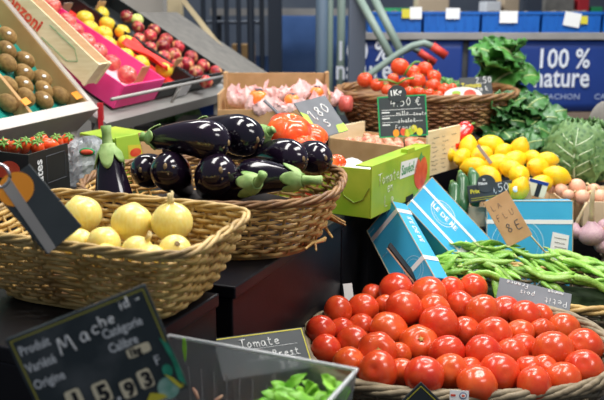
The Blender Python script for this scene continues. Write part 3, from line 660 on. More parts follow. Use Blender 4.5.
# ------------------------------------------------------------------ sky blue cartons
def bluebox(label, tl, tr, bl, th, foot_z=None, straps=(), long=None):
    c = Card('blue_carton', label, 'carton', tl, tr, bl, .003, M['blue_carton'], part='face_panel')
    b = MB(); b.box(c.o-c.n*th, c.ex*c.w, c.ey*c.h, c.n*(th-.003)); b.build('carton_body', M['blue_carton'], c.root, bevel=.0015)
    d = .0004; b = MB()
    for p, q in ((0, 0, ), (1, 0), (0, 1), (1, 1)): pass
    for (u0, v0, u1, v1) in ((0, 0, 1, 0), (0, 1, 1, 1), (0, 0, 0, 1), (1, 0, 1, 1)):
        b.tube([c.P(u0, v0, 0), c.P(u1, v1, 0)], .0013, 4)
    b.build('cut_edge', M['blue_edge'], c.root)
    return c
def strap_v(c, u, wd, th):   # strap running along ey, wrapping both sides
    b = MB(); b.box(c.P(u, -.0, .0003)-c.ex*wd/2-c.ey*.001, c.ex*wd, c.ey*(c.h+.002), c.n*.0008); b.box(c.P(u, 0, 0)-c.ex*wd/2-c.ey*.0012, c.ex*wd, c.ey*.0012, -c.n*th); b.box(c.P(u, 1, 0)-c.ex*wd/2, c.ex*wd, c.ey*.0012, -c.n*th); b.build('strap', M['tape'], c.root)
def strap_h(c, v, wd, th):
    b = MB(); b.box(c.P(0, v, .0003)-c.ey*wd/2-c.ex*.001, c.ex*(c.w+.002), c.ey*wd, c.n*.0008); b.box(c.P(0, v, 0)-c.ey*wd/2-c.ex*.0012, c.ex*.0012, c.ey*wd, -c.n*th); b.box(c.P(1, v, 0)-c.ey*wd/2, c.ex*.0012, c.ey*wd, -c.n*th); b.build('strap', M['tape'], c.root)
# carton standing on end, leaning back against the plinth
tl = at(367, 231, 2.12); tr = at(392, 201, 2.08); bl = at(409, 312, 1.915)
c = bluebox('slim blue carton leaning on its end against the plinth, black stick before it', tl, tr, tl+(bl-tl).normalized()*.255, .05)
c1 = c
strap_h(c, .87, .013, .05); strap_h(c, .25, .013, .05)
c.ring(.62, .24, .034, .0016, M['pale_blue'], 'round_stamp'); c.ring(.62, .24, .026, .001, M['pale_blue'], 'round_stamp')
c.text('ILE DE RE', .36, .22, .011, M['pale_blue'], .02)
b = MB()
for v in (.95, .62, .33): b.tube([c.P(.0, v, .0004), c.P(.22, v, .0004)], .0006, 4)
for v in (.95,): b.tube([c.P(.7, v, .0004), c.P(.95, v+.03, .0004)], .0006, 4)
b.build('fold_line', M['pale_blue'], c.root)
# name along the narrow side (right side of this carton)
vs, fs = font_mesh('ILE DE RE', .021, .01); b = MB()
b.add([c.P(1, .80, 0)+c.ex*.0012-c.ey*p.x-c.n*(.036-p.y) for p in vs], fs); b.build('lettering', M['white'], c.root)
# second: lying tilted, face up to the right
P0 = at(432, 177, 2.28); Ld = at(490, 239, 2.24); Sd = at(407, 207, 2.14)
ex = (Ld-P0).normalized(); s_ = (Sd-P0); s_ -= ex*s_.dot(ex)
c = bluebox('tilted blue carton in the middle, its stamped face sloping beside the green carton', P0, P0+ex*.27, P0+s_.normalized()*max(.115, s_.length), .07)
strap_h(c, .66, .01, .07); strap_h(c, .2, .01, .07)
c.ring(.33, .55, .042, .0018, M['banner_white'], 'round_stamp'); c.ring(.33, .55, .033, .001, M['banner_white'], 'round_stamp')
c.text('ILE DE RE', .17, .47, .024, M['white'], .02)
c.poly([(.68, .1), (.93, .1), (.93, .5), (.68, .5)], M['white'], 'paper_label', .0015)
# third: upright, facing the viewer
c = bluebox('upright blue carton facing the viewer behind the green pods', at(487, 201, 2.30), at(573, 201, 2.26), at(483, 290, 2.26), .085)
c3 = c
strap_h(c, .77, .012, .085); strap_h(c, .17, .014, .085)
c.ring(.36, .52, .072, .0022, M['pale_blue'], 'round_stamp'); c.ring(.36, .52, .058, .0012, M['pale_blue'], 'round_stamp')
c.text('ILE DE RE', .17, .36, .02, M['pale_blue'], .02, ang=.0)
lab = c.poly([(.71, .30), (.92, .26), (.96, .62), (.77, .66)], M['white'], 'paper_label', .0016)
b = MB()
for k in range(5): b.tube([c.P(.79, .60-.05*k, .0021), c.P(.93-.02*(k % 2), .575-.05*k, .0021)], .0007, 4)
for k in range(7): b.tube([c.P(.85+.012*k, .32, .0021), c.P(.855+.012*k, .37, .0021)], .0006, 4)
b.build('label_print', M['ink_grey'], lab)
# price card on cardboard hung in front of it
c = Card('price_card', 'brown cardboard price card reading 8 E on a wooden skewer', 'price sign', at(483, 203, 2.12), at(507, 190, 2.12), at(515, 244, 2.08), .003, M['cardboard'], foot=at(560, 268, 2.1))
c.hand([('8', .28, .24, .024, 0), ('E', .62, .22, .024, 0)], M['ink_grey'], .0014)
c.hand([('F L U', .16, .53, .016, 0), ('L A', .16, .76, .015, 0)], M['brown_ledge'], .0006)
b = MB(); b.tube([c.P(.5, .35, -.005), at(531, 236, 2.1), at(559, 268, 2.1)], .0022, 6); b.build('skewer', M['wood_pale'], c.root, True)
# dark stick-like sign seen edge on, leaning on the first carton
p0 = at(389, 247, 1.93); p1 = at(414, 294, 1.86)
c = Card('price_sign', 'black sign seen nearly edge on, leaning on the slim blue carton', 'price sign', p0, p0+V((.008, .03, .003)), p1, .007, M['ink'], bevel=.0005)
b = MB(); b.box(c.o-c.ex*.0012-c.n*.007, c.ex*.001, c.ey*c.h, c.n*.003); b.build('wooden_edge', M['wood_pale'], c.root)
c = Card('paper_tag', 'small white paper tag at the back left rim of the big tomato basket', 'tag', at(343, 284, 1.95), at(352, 283, 1.95), at(351, 306, 1.93), .001, M['white'], bevel=0)
# ------------------------------------------------------------------ green pods
def pod_mesh(seed, bend, n=16):
    rr = random.Random(seed); pts = []; rs = []
    for i in range(n+1):
        t = i/n; pts.append(V(((t-.5)*1., bend*(math.sin(pi*t)-.5), .04*math.sin(2*pi*t+seed))))
        w = .078*min(1, t*7+.15)*min(1, (1-t)*5+.08); rs.append(w*(1+.10*math.cos(t*5.5*2*pi)))
    b = MB(); b.tube(pts, rs, 8, flat=.62, up=V((0, 0, 1))); me = b.mesh('green_pod', M['pod'], True)
    b = MB(); p = pts[0]; b.tube([p+V((.02, 0, 0)), p-V((.03, .0, 0)), p-V((.075, .02, -.02))], [.03, .02, .014], 5); return me, b.mesh('pod_stem', M['pod_end'], True)
PODS = [pod_mesh(i, bnd) for i, bnd in enumerate((.1, .16, -.12, .05, .22))]
def pod_h(x, y):   # heap height in the world
    # ridge from the left under the cartons to the right rim
    u = (x-.60)/.36; yc = 2.05-.14*(x-.6); v = (y-yc)/.16
    return .80+.125*max(0, 1-abs(u)**3)*max(0., 1-v*v)**.6*(1.08-.30*u)+.03*max(0, v)*(1-u)*.5
pods = []
rp = random.Random(4)
for layer in range(3):
    for k in range(34 if layer else 30):
        x = rp.uniform(.33, .90); y = 2.05-.14*(x-.6)+rp.uniform(-.105, .095)
        pods.append((x, y, layer, rp))
k = 0
for (x, y, layer, _) in pods:
    L = rp.uniform(.10, .145); yaw = rad(-28)+rp.gauss(0, .38)
    e = .03; hx = (pod_h(x+e*math.cos(yaw), y+e*math.sin(yaw))-pod_h(x-e*math.cos(yaw), y-e*math.sin(yaw)))/(2*e); hy = (pod_h(x-e*math.sin(yaw), y+e*math.cos(yaw))-pod_h(x+e*math.sin(yaw), y-e*math.cos(yaw)))/(2*e)
    d = V((math.cos(yaw), math.sin(yaw), max(-.7, min(.7, hx)))).normalized(); nn = V((0, 0, 1)); sd = nn.cross(d).normalized(); sd = (sd+V((0, 0, max(-.9, min(.9, hy))))).normalized(); nn = d.cross(sd).normalized()
    z = pod_h(x, y)-.022+layer*.0105
    mtx = Matrix(((d.x, sd.x, nn.x, x), (d.y, sd.y, nn.y, y), (d.z, sd.z, nn.z, z), (0, 0, 0, 1))) @ Matrix.Rotation(rp.gauss(0, .35), 4, 'X') @ Matrix.Diagonal((L, L*1.05, L*1.0, 1))
    me, st = PODS[rp.randrange(5)]
    inst('green_pod', me, mtx, 'green bean pod in the loose heap behind the tomatoes', 'pod', 'green pods in the heap', [('pod_stem', st)])
def f_b(th, v):
    q = posB(th, .7, -.012); return V((q.x*v, q.y*v, .035+.06*(1-v*v)))
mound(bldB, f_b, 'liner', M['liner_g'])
# a few small sprigs under the first carton and pods
# slate sign, written upside down as it hangs in the photograph
c = Card('slate_sign', 'grey slate price sign lying upside down on the green pods', 'price sign', at(500, 277, 1.90), at(572, 294, 1.86), at(494, 301, 1.85), .004, M['slate_light'])
c.hand([('Petit', .95, .62, .0165, pi), ('France', .40, .95, .012, pi), ('pois', .50, .68, .014, pi), ('mange', .88, .95, .010, pi)], M['chalk'], .0008)
b = MB(); b.tube([c.P(.5, .96, -.003), c.P(.56, 1.3, -.01)], .0012, 5); b.build('wire_pin', M['steel'], c.root)
# ------------------------------------------------------------------ garlic and pink onions at the right
b = MB()
def gar(u, v):
    a = 2*pi*u; t = pi*(1-v); r = math.sin(t)*(1+.07*abs(math.cos(4*a))); z = math.cos(t)*.78
    if z > .3: z += .5*((z-.3)/.48)**3*math.exp(-(r/.4)**2)
    return V((r*math.cos(a), r*math.sin(a), z))
b.grid(gar, 32, 18, True); GAR = b.mesh('garlic_bulb', M['garlic'], True)
b = MB(); b.tube([V((0, 0, .9)), V((-.1, 0, 1.6)), V((-.35, .1, 2.6)), V((-.6, .1, 3.6))], [.26, .2, .17, .14], 8); GST = b.mesh('stalk', M['garlic_stalk'], True)
for (p, r, Y, ax, lab) in [((592,235),14,2.25,(-.1,.1,1),'purple garlic bulb with a long stalk in the right-hand basket'), ((574,232),9,2.27,(.3,.3,1),'dark garlic bulb at the left end of the right-hand basket'), ((609,228),12,2.26,(.3,.2,1),'garlic bulb cut off by the right edge of the photo'), ((601,246),8,2.235,(.6,.4,.4),'pale garlic bulb low at the right basket rim')]:
    s = r*Y/F; inst('garlic_bulb', GAR, basis(ax, R.uniform(0, 6), (s, s, s), at(*p, Y)), lab, 'garlic', 'garlic in the right-hand basket', [('stalk', GST)])
mound(bldG, lambda th, v: (lambda q: V((q.x*v, q.y*v, .125)))(posG(th, .8, -.012)), 'liner', M['wicker_d'])
PON = ON.copy(); PON.materials.clear(); PON.materials.append(M['roscoff'])
r0 = thing('onion_tray', 'pale cardboard tray of pink onions at the right', 'tray', (1.0, 2.48, .921))
crate(r0, .83, 2.375, 1.25, 2.605, .921, .075, .006, M['card_pale'], .035, .075)
pk = [((577,187),9,2.43,'salmon pink onion largest in the tray, below the cabbage'), ((594,190),7,2.44,'pink onion at the far right of the tray'), ((582,197),8,2.40,'pale pink onion at the front of the tray'), ((600,197),8,2.41,'pink onion in the front right corner of the tray'), ((561,190),7,2.42,'pale onion at the left of the tray, beside the lemons'), ((551,188),6,2.45,'small pale onion next to the sideways lemon'), ((568,195),6,2.39,'small pink onion between the pale ones at the tray front')]
its = [dict(p=at(*p, Y), r=r*Y/F, lab=l) for p, r, Y, l in pk]; relax(its, 40, .92)
for it in its: s = it['r']; inst('pink_onion', PON, basis((R.uniform(-1, 1), R.uniform(-.3, .5), .4), R.uniform(0, 6), (s*.95, s*.95, s*1.05), it['p']), it['lab'], 'onion', 'pink onions in the tray', [('neck', NECK), ('root_plate', ROOT)])
# ------------------------------------------------------------------ leafy vegetables
def leaf(b, base, d, up, L, W, ruf=.02, curl=.3, nf=6, seed=0, rib=None, nu=10, nv=12, lobes=0.):
    rr = random.Random(seed); d = V(d).normalized(); up = V(up); up = (up-d*up.dot(d)).normalized(); sd = d.cross(up); ph = rr.uniform(0, 6)
    def mid(v): return V(base)+d*(L*(v-.12*curl*v*v))+up*(L*curl*(.5*v-.9*v*v))
    def fn(u, v):
        x = (u-.5)*2; w = W*(math.sin(pi*min(1, (.08+.92*v)**.8))**.7)*(1+lobes*math.sin(v*17+ph)); e = abs(x)**1.5
        return mid(v)+sd*(w*x)+up*(ruf*e*(math.sin(nf*2*pi*v+ph+x*1.3)+.5*math.sin(nf*3.7*pi*v+x*4))+W*.25*e*(1 if seed % 2 else -.4))
    b.grid(fn, nu, nv)
    if rib is not None: rib.tube([mid(k/8)+up*.001 for k in range(9)], [W*.07*(1-k/9)+.001 for k in range(9)], 5)
def greens(name, label, cat, cen, n, rng, L, W, m, seed, ruf=.02, upb=.6, lob=.05):
    rr = random.Random(seed); root = thing(name, label, cat, (cen[0], cen[1], cen[2])); b = MB(); rb = MB()
    for k in range(n):
        a = rr.uniform(0, 2*pi); o = V(cen)+V((rr.uniform(-1, 1)*rng[0], rr.uniform(-1, 1)*rng[1], rr.uniform(0, 1)*rng[2]))
        d = V((math.cos(a)*.8, math.sin(a)*.8-.25, rr.uniform(.0, 1)*upb+.1)); leaf(b, o, d, (-d.x*.4, -.7, 1), L*rr.uniform(.75, 1.15), W*rr.uniform(.8, 1.2), ruf, rr.uniform(.2, .7), 4, seed*50+k, rb, 12, 18, lobes=lob)
    b.build('leaves', m, root, True, solid=.0012); rb.build('leaf_ribs', M['rib'], root, True)
greens('leafy_greens', 'mid green ruffled leaves rising highest behind the vine tomato basket', 'leafy greens', (.80, 3.40, 1.05), 46, (.05, .05, .31), .135, .08, M['leaf_m'], 2, .008, 1.0, .03)
greens('leafy_greens', 'dark green ruffled leaves hanging behind the lemons', 'leafy greens', (.80, 2.83, 1.0), 60, (.10, .05, .10), .11, .065, M['leaf_d'], 3, .008, .7, .03)
greens('leafy_greens', 'mid green leaf bunch directly under the brown basket, above the lemons', 'leafy greens', (.79, 3.03, 1.04), 44, (.07, .05, .16), .12, .07, M['leaf_d'], 6, .008, .6, .03)
greens('chard_leaves', 'few flat dark leaves at the back edge of the vine tomato basket', 'leafy greens', (.56, 3.25, 1.235), 8, (.04, .03, .02), .07, .025, M['leaf_m'], 5, .006, .8)
# savoy cabbage
cc = V((.915, 2.70, 1.083)); root = thing('savoy_cabbage', 'pale green savoy cabbage with crinkled veined leaves at the right', 'cabbage', (cc.x, cc.y, 1.0))
b = MB(); b.ell(cc, .08, nu=28, nv=18); b.build('heart', M['cab'], root, True)
lv = MB(); rb = MB(); rr = random.Random(8)
for k in range(9):
    az = k*2.4; tilt = .25+.09*k
    ax = V((math.cos(az)*math.sin(tilt+.5), math.sin(az)*math.sin(tilt+.5), -.2)).normalized(); up = V((0, 0, 1)); sd = ax.cross(up).normalized(); tp = (sd.cross(ax)).normalized(); rad_ = .083+.0025*k
    def fn(u, v, ax=ax, sd=sd, tp=tp, rr_=rad_):
        x = (u-.5)*2.1*math.sin(pi*(.12+.8*v)); y = (v-.35)*2.1; q = (ax*math.cos(x)*math.cos(y)+sd*math.sin(x)+tp*math.cos(x)*math.sin(y)).normalized()
        e = max(abs(u-.5)*2, v)**6; return cc+q*(rr_+.022*e+.007*e*math.sin(v*30+u*22))
    lv.grid(fn, 18, 18)
    rb.tube([fn(.5, t/10)+(fn(.5, t/10)-cc).normalized()*.001 for t in range(0, 10)], [.005*(1-t/11) for t in range(10)], 5)
    for sgn in (-1, 1):
        for j in range(4): rb.tube([(lambda w: w+(w-cc).normalized()*.001)(fn(.5+sgn*.09*i, .12+.17*j+.055*i)) for i in range(5)], [.0024, .002, .0016, .0012, .0008], 4)
lv.build('leaves', M['cab'], root, True, solid=.0015); rb.build('leaf_ribs', M['cab_rib'], root, True)
greens('cabbage_greens', 'loose dark leaves on top of the savoy cabbage at the right edge', 'leafy greens', (1.0, 2.80, 1.12), 9, (.05, .03, .03), .08, .035, M['leaf_m'], 12, .01, .6)
# red pepper beside the lemons
def pepper(p, r, ax, lab):
    b = MB(); b.grid(lambda u, v: (lambda a, t: V((math.sin(t)**.7*(1+.12*math.cos(4*a))*math.cos(a)*(.75+.25*v), math.sin(t)**.7*(1+.12*math.cos(4*a))*math.sin(a)*(.75+.25*v), math.cos(t)*1.3)))(2*pi*u, pi*(1-v)), 28, 14, True)
    me = b.mesh('red_pepper', M['pepper'], True); b = MB(); b.tube([V((0, 0, 1.1)), V((.05, 0, 1.5)), V((.2, 0, 1.8))], [.16, .12, .12], 6); inst('red_pepper', me, basis(ax, .3, (r, r, r), p), lab, 'pepper', None, [('stem', b.mesh('stem', M['calyx'], True))])
pepper(at(462, 133, 2.70), .032, (.6, .3, .5), 'red pepper behind the lemons, under the brown basket')
pepper(at(449, 141, 2.66), .03, (-.5, .4, .6), 'red pepper just right of the written crate panel')
# cucumbers
for (a, c_, Y, lab) in [((460,172), (464,205), 2.44, 'dark cucumber in blue film, left of the price sign by the lemons'), ((471,169), (476,200), 2.455, 'dark cucumber standing next to the black lemon price sign'), ((452,182), (456,205), 2.43, 'dark cucumber farthest left, against the middle blue carton')]:
    r = thing('cucumber', lab, 'cucumber', at(*c_, Y-.06)); p, q = at(*a, Y), at(*c_, Y-.06); n = 10
    q = p+(q-p)*1.25
    b = MB(); b.tube([p.lerp(q, i/n)+V((.004*math.sin(i*.6), 0, 0)) for i in range(n+1)], [.019*min(1, .35+i*.4, .35+(n-i)*.4) for i in range(n+1)], 12); b.build('body', M['cuke'], r, True)
    b = MB(); b.tube([p.lerp(q, -.03), p.lerp(q, .06)], [.006, .008], 6); b.build('stem_end', M['calyx'], r, True)
# price sign of the lemons
c = Card('price_sign', 'black lemon price sign reading Prix 1,50 with a round top', 'price sign', at(467, 186, 2.365), at(512, 180, 2.365), at(471, 203, 2.355), .004, M['slate'], foot=V((.54, 2.37, .95)))
c.text('Prix', .05, .52, .017, M['yellow_line'], .03); c.poly([(.40, .55), (.47, .66), (.40, .78)], M['yellow_line'], 'arrow')
c.hand([('1,50', .52, .42, .024)], M['chalk'], .0011)
c.poly([(.9, .4), (.96, .45), (.97, .8), (.91, .85)], M['yellow_line'], 'corner_print')
b = MB(); b.box(c.P(.05, .22, .0003), c.ex*.11, c.ey*.002, c.n*.0004); b.box(c.P(.05, .1, .0003), c.ex*.1, c.ey*.002, c.n*.0004); b.build('ruled_line', M['yellow_dim'], c.root)
d = c.disc(.42, 1.0, .028, .026, M['slate'], 'round_topper', .002)
c.text('la', .36, 1.18, .010, M['chalk'], .02, d=.0028, parent=d); c.text('Pièce', .25, .95, .012, M['chalk'], .03, d=.0028, parent=d)
c.stick(.5, .0, (.555, 2.37, .935), M['steel'], .002)
# torn cardboard tags by the lemons, small boxed label
c = Card('cardboard_tag', 'torn brown cardboard tag leaning under the lowest lemon', 'tag', at(519, 186, 2.345), at(530, 184, 2.345), at(515, 206, 2.345), .003, M['cardboard'], foot=None)
c = Card('box_label', 'small blue, white and black label box among the lemons', 'label', at(530, 178, 2.375), at(549, 183, 2.37), at(533, 196, 2.37), .012, M['cream_tag'])
c.poly([(0, .8), (1, .8), (1, 1), (0, 1)], M['navy'], 'blue_band'); c.poly([(.45, 0), (.7, 0), (.7, .8), (.45, .8)], M['ink'], 'black_band')
c = Card('cardboard_tag', 'thin brown cardboard tag stuck between the lemons at left', 'tag', at(476, 146, 2.55), at(479, 144, 2.55), at(487, 166, 2.5), .002, M['brown_ledge'])
# ------------------------------------------------------------------ vine tomatoes
VT = [(400,67,9.5),(365,80,8),(425,69,8),(413,72,7.5),(417,81,9),(434,77,7.5),(433,86,8),(444,90,7),(377,85,7),(387,90,6),(393,79,6),(404,83,6),(419,93,6.5),(429,94,6),(438,96,5.5),(409,92,6),(398,92,5),(452,88,5)]
its = [dict(p=at(px, py, 3.16-(py-66)*.006), px=px, py=py, r=0) for px, py, r in VT]
for it, (px, py, r) in zip(its, VT): it['r'] = r*depth(it['p'])/F
relax(its, 60, .95)
VTM = tomato_mesh('vine_tomato', M['tomato_far'], .93, .01, 5, .1, 9)
ordr = sorted(range(len(its)), key=lambda i: its[i]['px'])
for it in its:
    s = it['r']; rank = sorted(x['px'] for x in its).index(it['px'])+1
    lab = {(400,67):'largest vine tomato at the top of the brown basket', (365,80):'vine tomato at the far left of the brown basket', (425,69):'vine tomato second highest, right of the topmost one'}.get((it['px'], it['py']))
    if not lab: lab = 'vine tomato in the brown basket, %s counting from its left end' % (ORD[rank] if rank < len(ORD) else 'near the right, number %d' % rank)
    inst('vine_tomato', VTM, basis((R.uniform(-.6, .6), R.uniform(-.6, .4), 1), R.uniform(0, 6), (s, s, s), it['p']), lab, 'tomato', 'vine tomatoes in the brown basket', [('calyx', STAR)])
vs_ = thing('tomato_vine', 'green truss stems running between the vine tomatoes', 'vine stems', at(400, 88, 3.05))
b = MB()
for (a, c_) in [((378,80), (398,84)), ((398,84), (414,78)), ((404,76), (413,64)), ((410,66), (420,62)), ((384,84), (392,92)), ((425,90), (440,94)), ((412,89), (424,90))]:
    b.tube([at(*a, 3.03), at((a[0]+c_[0])/2, (a[1]+c_[1])/2-2, 3.02), at(*c_, 3.03)], .004, 5)
b.build('stalk', M['calyx'], vs_, True)
mound(bldV, lambda th, v: (lambda q: V((q.x*v, q.y*v, .10+.045*(1-v*v))))(posV(th, .85, -.012)), 'liner', M['wicker_b'])
# black board and oval label in it
c = Card('price_sign', 'black board with yellow writing at the right end of the vine tomato basket', 'price sign', at(459, 78, 3.10), at(491, 76, 3.10), at(457, 104, 3.06), .004, M['slate'])
c.text('Tomate', .04, .60, .026, M['yellow_line'], .02, sx=.9); c.hand([('2,50', .5, .74, .024), ('le k', .55, .44, .018)], M['chalk'], .0014)
c = Card('oval_label', 'white oval label with a red tomato drawn on it, on the brown basket rim', 'label', at(444, 87, 2.97), at(482, 87, 2.97), at(444, 103, 2.95), .003, M['white'], part='back_card', bevel=0)
bpy.data.objects.remove(c.board)
b = MB(); n = 28; b.add([c.P(.5+.5*math.cos(2*pi*i/n), .5+.5*math.sin(2*pi*i/n), .0) for i in range(n)]+[c.P(.5+.5*math.cos(2*pi*i/n), .5+.5*math.sin(2*pi*i/n), -.003) for i in range(n)], [tuple(range(n)), tuple(range(2*n-1, n-1, -1))]+[(i, i+n, (i+1)%n+n, (i+1)%n) for i in range(n)]); b.build('oval_card', M['white'], c.root)
c.disc(.68, .55, .022, .017, M['red_print'], 'tomato_picture'); c.disc(.32, .62, .016, .008, M['lime'], 'leaf_picture'); c.disc(.3, .4, .02, .01, M['beef'], 'tomato_picture')
# ------------------------------------------------------------------ 4.50 sign in the shallot crate
c = Card('price_sign', 'black price sign with green frame reading 4.50 € above the shallots', 'price sign', at(377, 97, 2.38), at(426, 94, 2.38), at(383, 138, 2.36), .004, M['slate'], foot=at(405, 150, 2.42))
c.border(M['greenplastic'], .004)
c.hand([('4.50 €', .26, .74, .024)], M['chalk'], .0011)
c.hand([('mille', .38, .52, .014), ('toute', .72, .50, .011), ('shalot', .4, .34, .013), ('France', .34, .18, .013)], M['chalk'], .0007)
b = MB()
for k, v in enumerate((.66, .52, .36)): b.box(c.P(.08, v, .0003), c.ex*(c.w*.82), c.ey*.0014, c.n*.0004)
for k, v in enumerate((.59, .45, .29)): b.box(c.P(.08, v, .0003), c.ex*.022, c.ey*.004, c.n*.0004)
b.build('ruled_line', M['chalk_grey'], c.root)
for u, v, m in ((.35, .1, 'orange_print'), (.5, .12, 'red_print'), (.66, .13, 'lime'), (.72, .18, 'yellow_line'), (.83, .1, 'yellow_line'), (.58, .09, 'yellow_line')): c.disc(u, v, .009, .011, M[m], 'vegetable_picture')
d = c.disc(.41, 1.05, .027, .024, M['slate'], 'round_topper', .002); c.text('1Kg', .26, 1.0, .022, M['chalk'], .03, d=.0026, ang=.1, parent=d)
c.stick(.5, .02, at(405, 150, 2.42), M['steel'], .002)
# grey tilted sign and its neighbour seen edge on
c = Card('price_sign', 'grey tilted price sign with lime corners above the beef tomatoes', 'price sign', at(294, 103, 2.30), at(325, 95, 2.36), at(321, 138, 2.24), .004, M['slate_light'], foot=at(318, 150, 2.40))
c.hand([('1,80', .2, .45, .034, .2), ('S', .5, .2, .026, .2)], M['chalk'], .0018)
c.poly([(.0, .0), (.16, 0), (.16, .62), (.0, .75)], M['lime'], 'corner_print'); c.poly([(.7, 0), (1, 0), (1, .2), (.75, .2)], M['lime'], 'corner_print')
c.stick(.5, .1, at(318, 152, 2.42), M['steel'], .002)
c = Card('price_sign', 'thin grey sign seen edge on, leaning left of the tilted grey one', 'price sign', at(264, 100, 2.34), at(265, 99, 2.46), at(300, 134, 2.30), .005, M['slate_light'])
# ------------------------------------------------------------------ cardboard box of wrapped persimmons
bx0, bx1, by0, by1, bz = -.295, .10, 2.89, 3.2, 1.111
r0 = thing('cardboard_box', 'open cardboard box of persimmons wrapped in pink tissue', 'box', (-.1, 3.0, bz))
crate(r0, bx0, by0, bx1, by1, bz, .095, .007, M['cardboard'], .05, .2)
for sx in (bx0-.002, bx1-.012):
    b = MB(); b.box((sx, by1-.05, bz+.02), (.014, 0, 0), (0, .05, 0), (0, 0, .185)); b.build('corner_post', M['cardboard'], r0, bevel=.002)
b = MB()
PERS = [(258,97,9.5,2.98,'orange persimmon unwrapped at the left of the pink tissue box'), (292,100,8,2.97,'orange persimmon peeping from the tissue in the middle of the box'), (317,92,7,3.06,'orange persimmon at the right of the pink tissue box')]
b = MB(); b.grid(lambda u, v: (lambda a, t: V((math.sin(t)*math.cos(a), math.sin(t)*math.sin(a), .8*math.cos(t))))(2*pi*u, pi*(1-v)), 24, 14, True); PME = b.mesh('persimmon', M['persimmon'], True)
b = MB()
for k in range(4): b.ell((.3*math.cos(k*pi/2), .3*math.sin(k*pi/2), .80), (.28, .2, .04), (V((math.cos(k*pi/2), math.sin(k*pi/2), 0)), V((-math.sin(k*pi/2), math.cos(k*pi/2), 0)), UP), 10, 6)
PCX = b.mesh('calyx', M['dark_cloth'], True)
for (px, py, r, Y, lab) in PERS: s = r*Y/F; inst('persimmon', PME, basis((.1, -.1, 1), R.uniform(0, 6), (s, s, s), at(px, py, Y)), lab, 'persimmon', 'persimmons in the cardboard box', [('calyx', PCX)])
rr = random.Random(21)
for i, (px, py, r, Y, lab) in enumerate([(240,97,9,3.02,'leftmost of the pink tissue wraps in the cardboard box'), (249,92,9,3.08,'tall pink tissue wrap against the back left of the box'), (262,106,10,2.93,'pink tissue wrap at the front left, below the bare persimmon'), (277,92,9,3.06,'pink tissue wrap with a pointed tip in the middle back of the box'), (283,106,10,2.93,'pink tissue wrap in the middle of the front row'), (296,91,9,3.05,'pink tissue wrap right of the pointed one'), (305,104,9,2.95,'pink tissue wrap beside the grey tilted sign'), (312,88,7,3.11,'pink tissue wrap twisted upwards at the back right'), (328,97,9,3.02,'rightmost of the pink tissue wraps in the box')]):
    s = r*Y/F*1.1; p = at(px, py, Y); q = MB(); a0 = rr.uniform(0, 6); tipd = V((rr.uniform(-.4, .4), rr.uniform(-.2, .2), 0))
    s *= 1.3; NP = rr.choice((3, 4, 5)); pk = [rr.uniform(.1, 1.1) for _ in range(NP)]
    def fn(u, v, a0=a0, tipd=tipd, pk=pk, NP=NP):
        a = 2*pi*u; k = u*NP; i = int(k) % NP; f = abs((k % 1)-.5)*2; e = pk[i]*(1-f)+.1*math.sin(13*a+a0)
        if v < .6: t = v/.6; r_, z = math.sin(t*pi/2)*1.05, -math.cos(t*pi/2)
        else: t = (v-.6)/.4; r_, z = 1.05+.1*t*math.sin(5*a+a0)-.35*t*e*.8, t*(.15+e)
        w = r_*(1+.1*math.sin(5*a+a0)+.06*math.sin(11*a+v*9))
        return p+V((w*math.cos(a), w*math.sin(a), z*.85))*s
    q.grid(fn, 28, 10, True); tag(q.build('tissue_wrap', M['pink_paper'], None, False, solid=.0008, loc=p-V((0, 0, s))), lab, 'wrapped fruit', 'tissue wraps in the cardboard box')
# pink cloth lump next to the box
b = MB(); p = at(346, 104, 2.97); b.grid(lambda u, v: p+V((.024*math.sin(pi*v)**.4*math.cos(2*pi*u)*(1+.2*math.sin(6*pi*u)), .035*math.sin(pi*v)*math.sin(2*pi*u), -.03*math.cos(pi*v))), 24, 10, True); tag(b.build('pink_bag', M['apple_p'], None, True, loc=p), 'bright pink bag between the cardboard box and the brown basket', 'bag')
# ------------------------------------------------------------------ front left chalkboard
c = Card('price_board', 'large black price board with yellow border, tilted at the front left', 'price sign', at(5, 340, .90), at(145, 284, .93), at(62, 440, .90), .004, M['slate_smudged'], foot=V((-.2, .92, .951)))
cf = c
c.border(M['yellow_dim'], .0016, .004, 'tlr')
for t, u, v in (('Produit', .05, .82), ('Variété', .045, .66), ('Origine', .045, .50), ('Catégorie', .60, .685), ('Calibre', .60, .55)): c.text(t, u, v, .0165, M['chalk_grey'], .02, sx=.74)
c.hand([('M', .30, .69, .024), ('a', .45, .73, .019), ('c', .54, .75, .018), ('he', .61, .79, .014), ('vid -', .72, .87, .013)], M['chalk'], .0013)
for t, u, v, w, hh in (('1kg', .70, .44, .029, .0125), ('1', .20, .20, .019, .026), ('5', .385, .165, .02, .027), ('9', .565, .12, .017, .023), ('3', .70, .14, .017, .024)):
    k = 14; px = [(u+w/c.w*(.5+.5*abs(math.cos(2*pi*i/k))**.35*math.copysign(1, math.cos(2*pi*i/k))), v+hh/c.h*(.5+.5*abs(math.sin(2*pi*i/k))**.35*math.copysign(1, math.sin(2*pi*i/k)))) for i in range(k)]
    tg = c.poly(px, M['cream_tag'], 'number_tag', .0012)
    c.text(t, u+(.0025 if len(t) > 1 else .0045)/c.w, v+.0025/c.h, hh*1.05, M['ink'], .05, d=.0016, sx=.8 if len(t) > 1 else .95, parent=tg)
c.text('F', .85, .30, .017, M['chalk_grey'], .0)
c.disc(.53, .15, .0022, .0022, M['chalk'], 'decimal_dot')
c.poly([(.945, .52), (.985, .44), (1.0, .2), (.99, .03), (.955, .1), (.965, .28)], M['leaf_print'], 'leaf_painting'); c.disc(.87, .07, .013, .014, M['leaf_print2'], 'leaf_painting', .0011); c.disc(.91, .22, .006, .008, M['leaf_print'], 'leaf_painting', .0014)
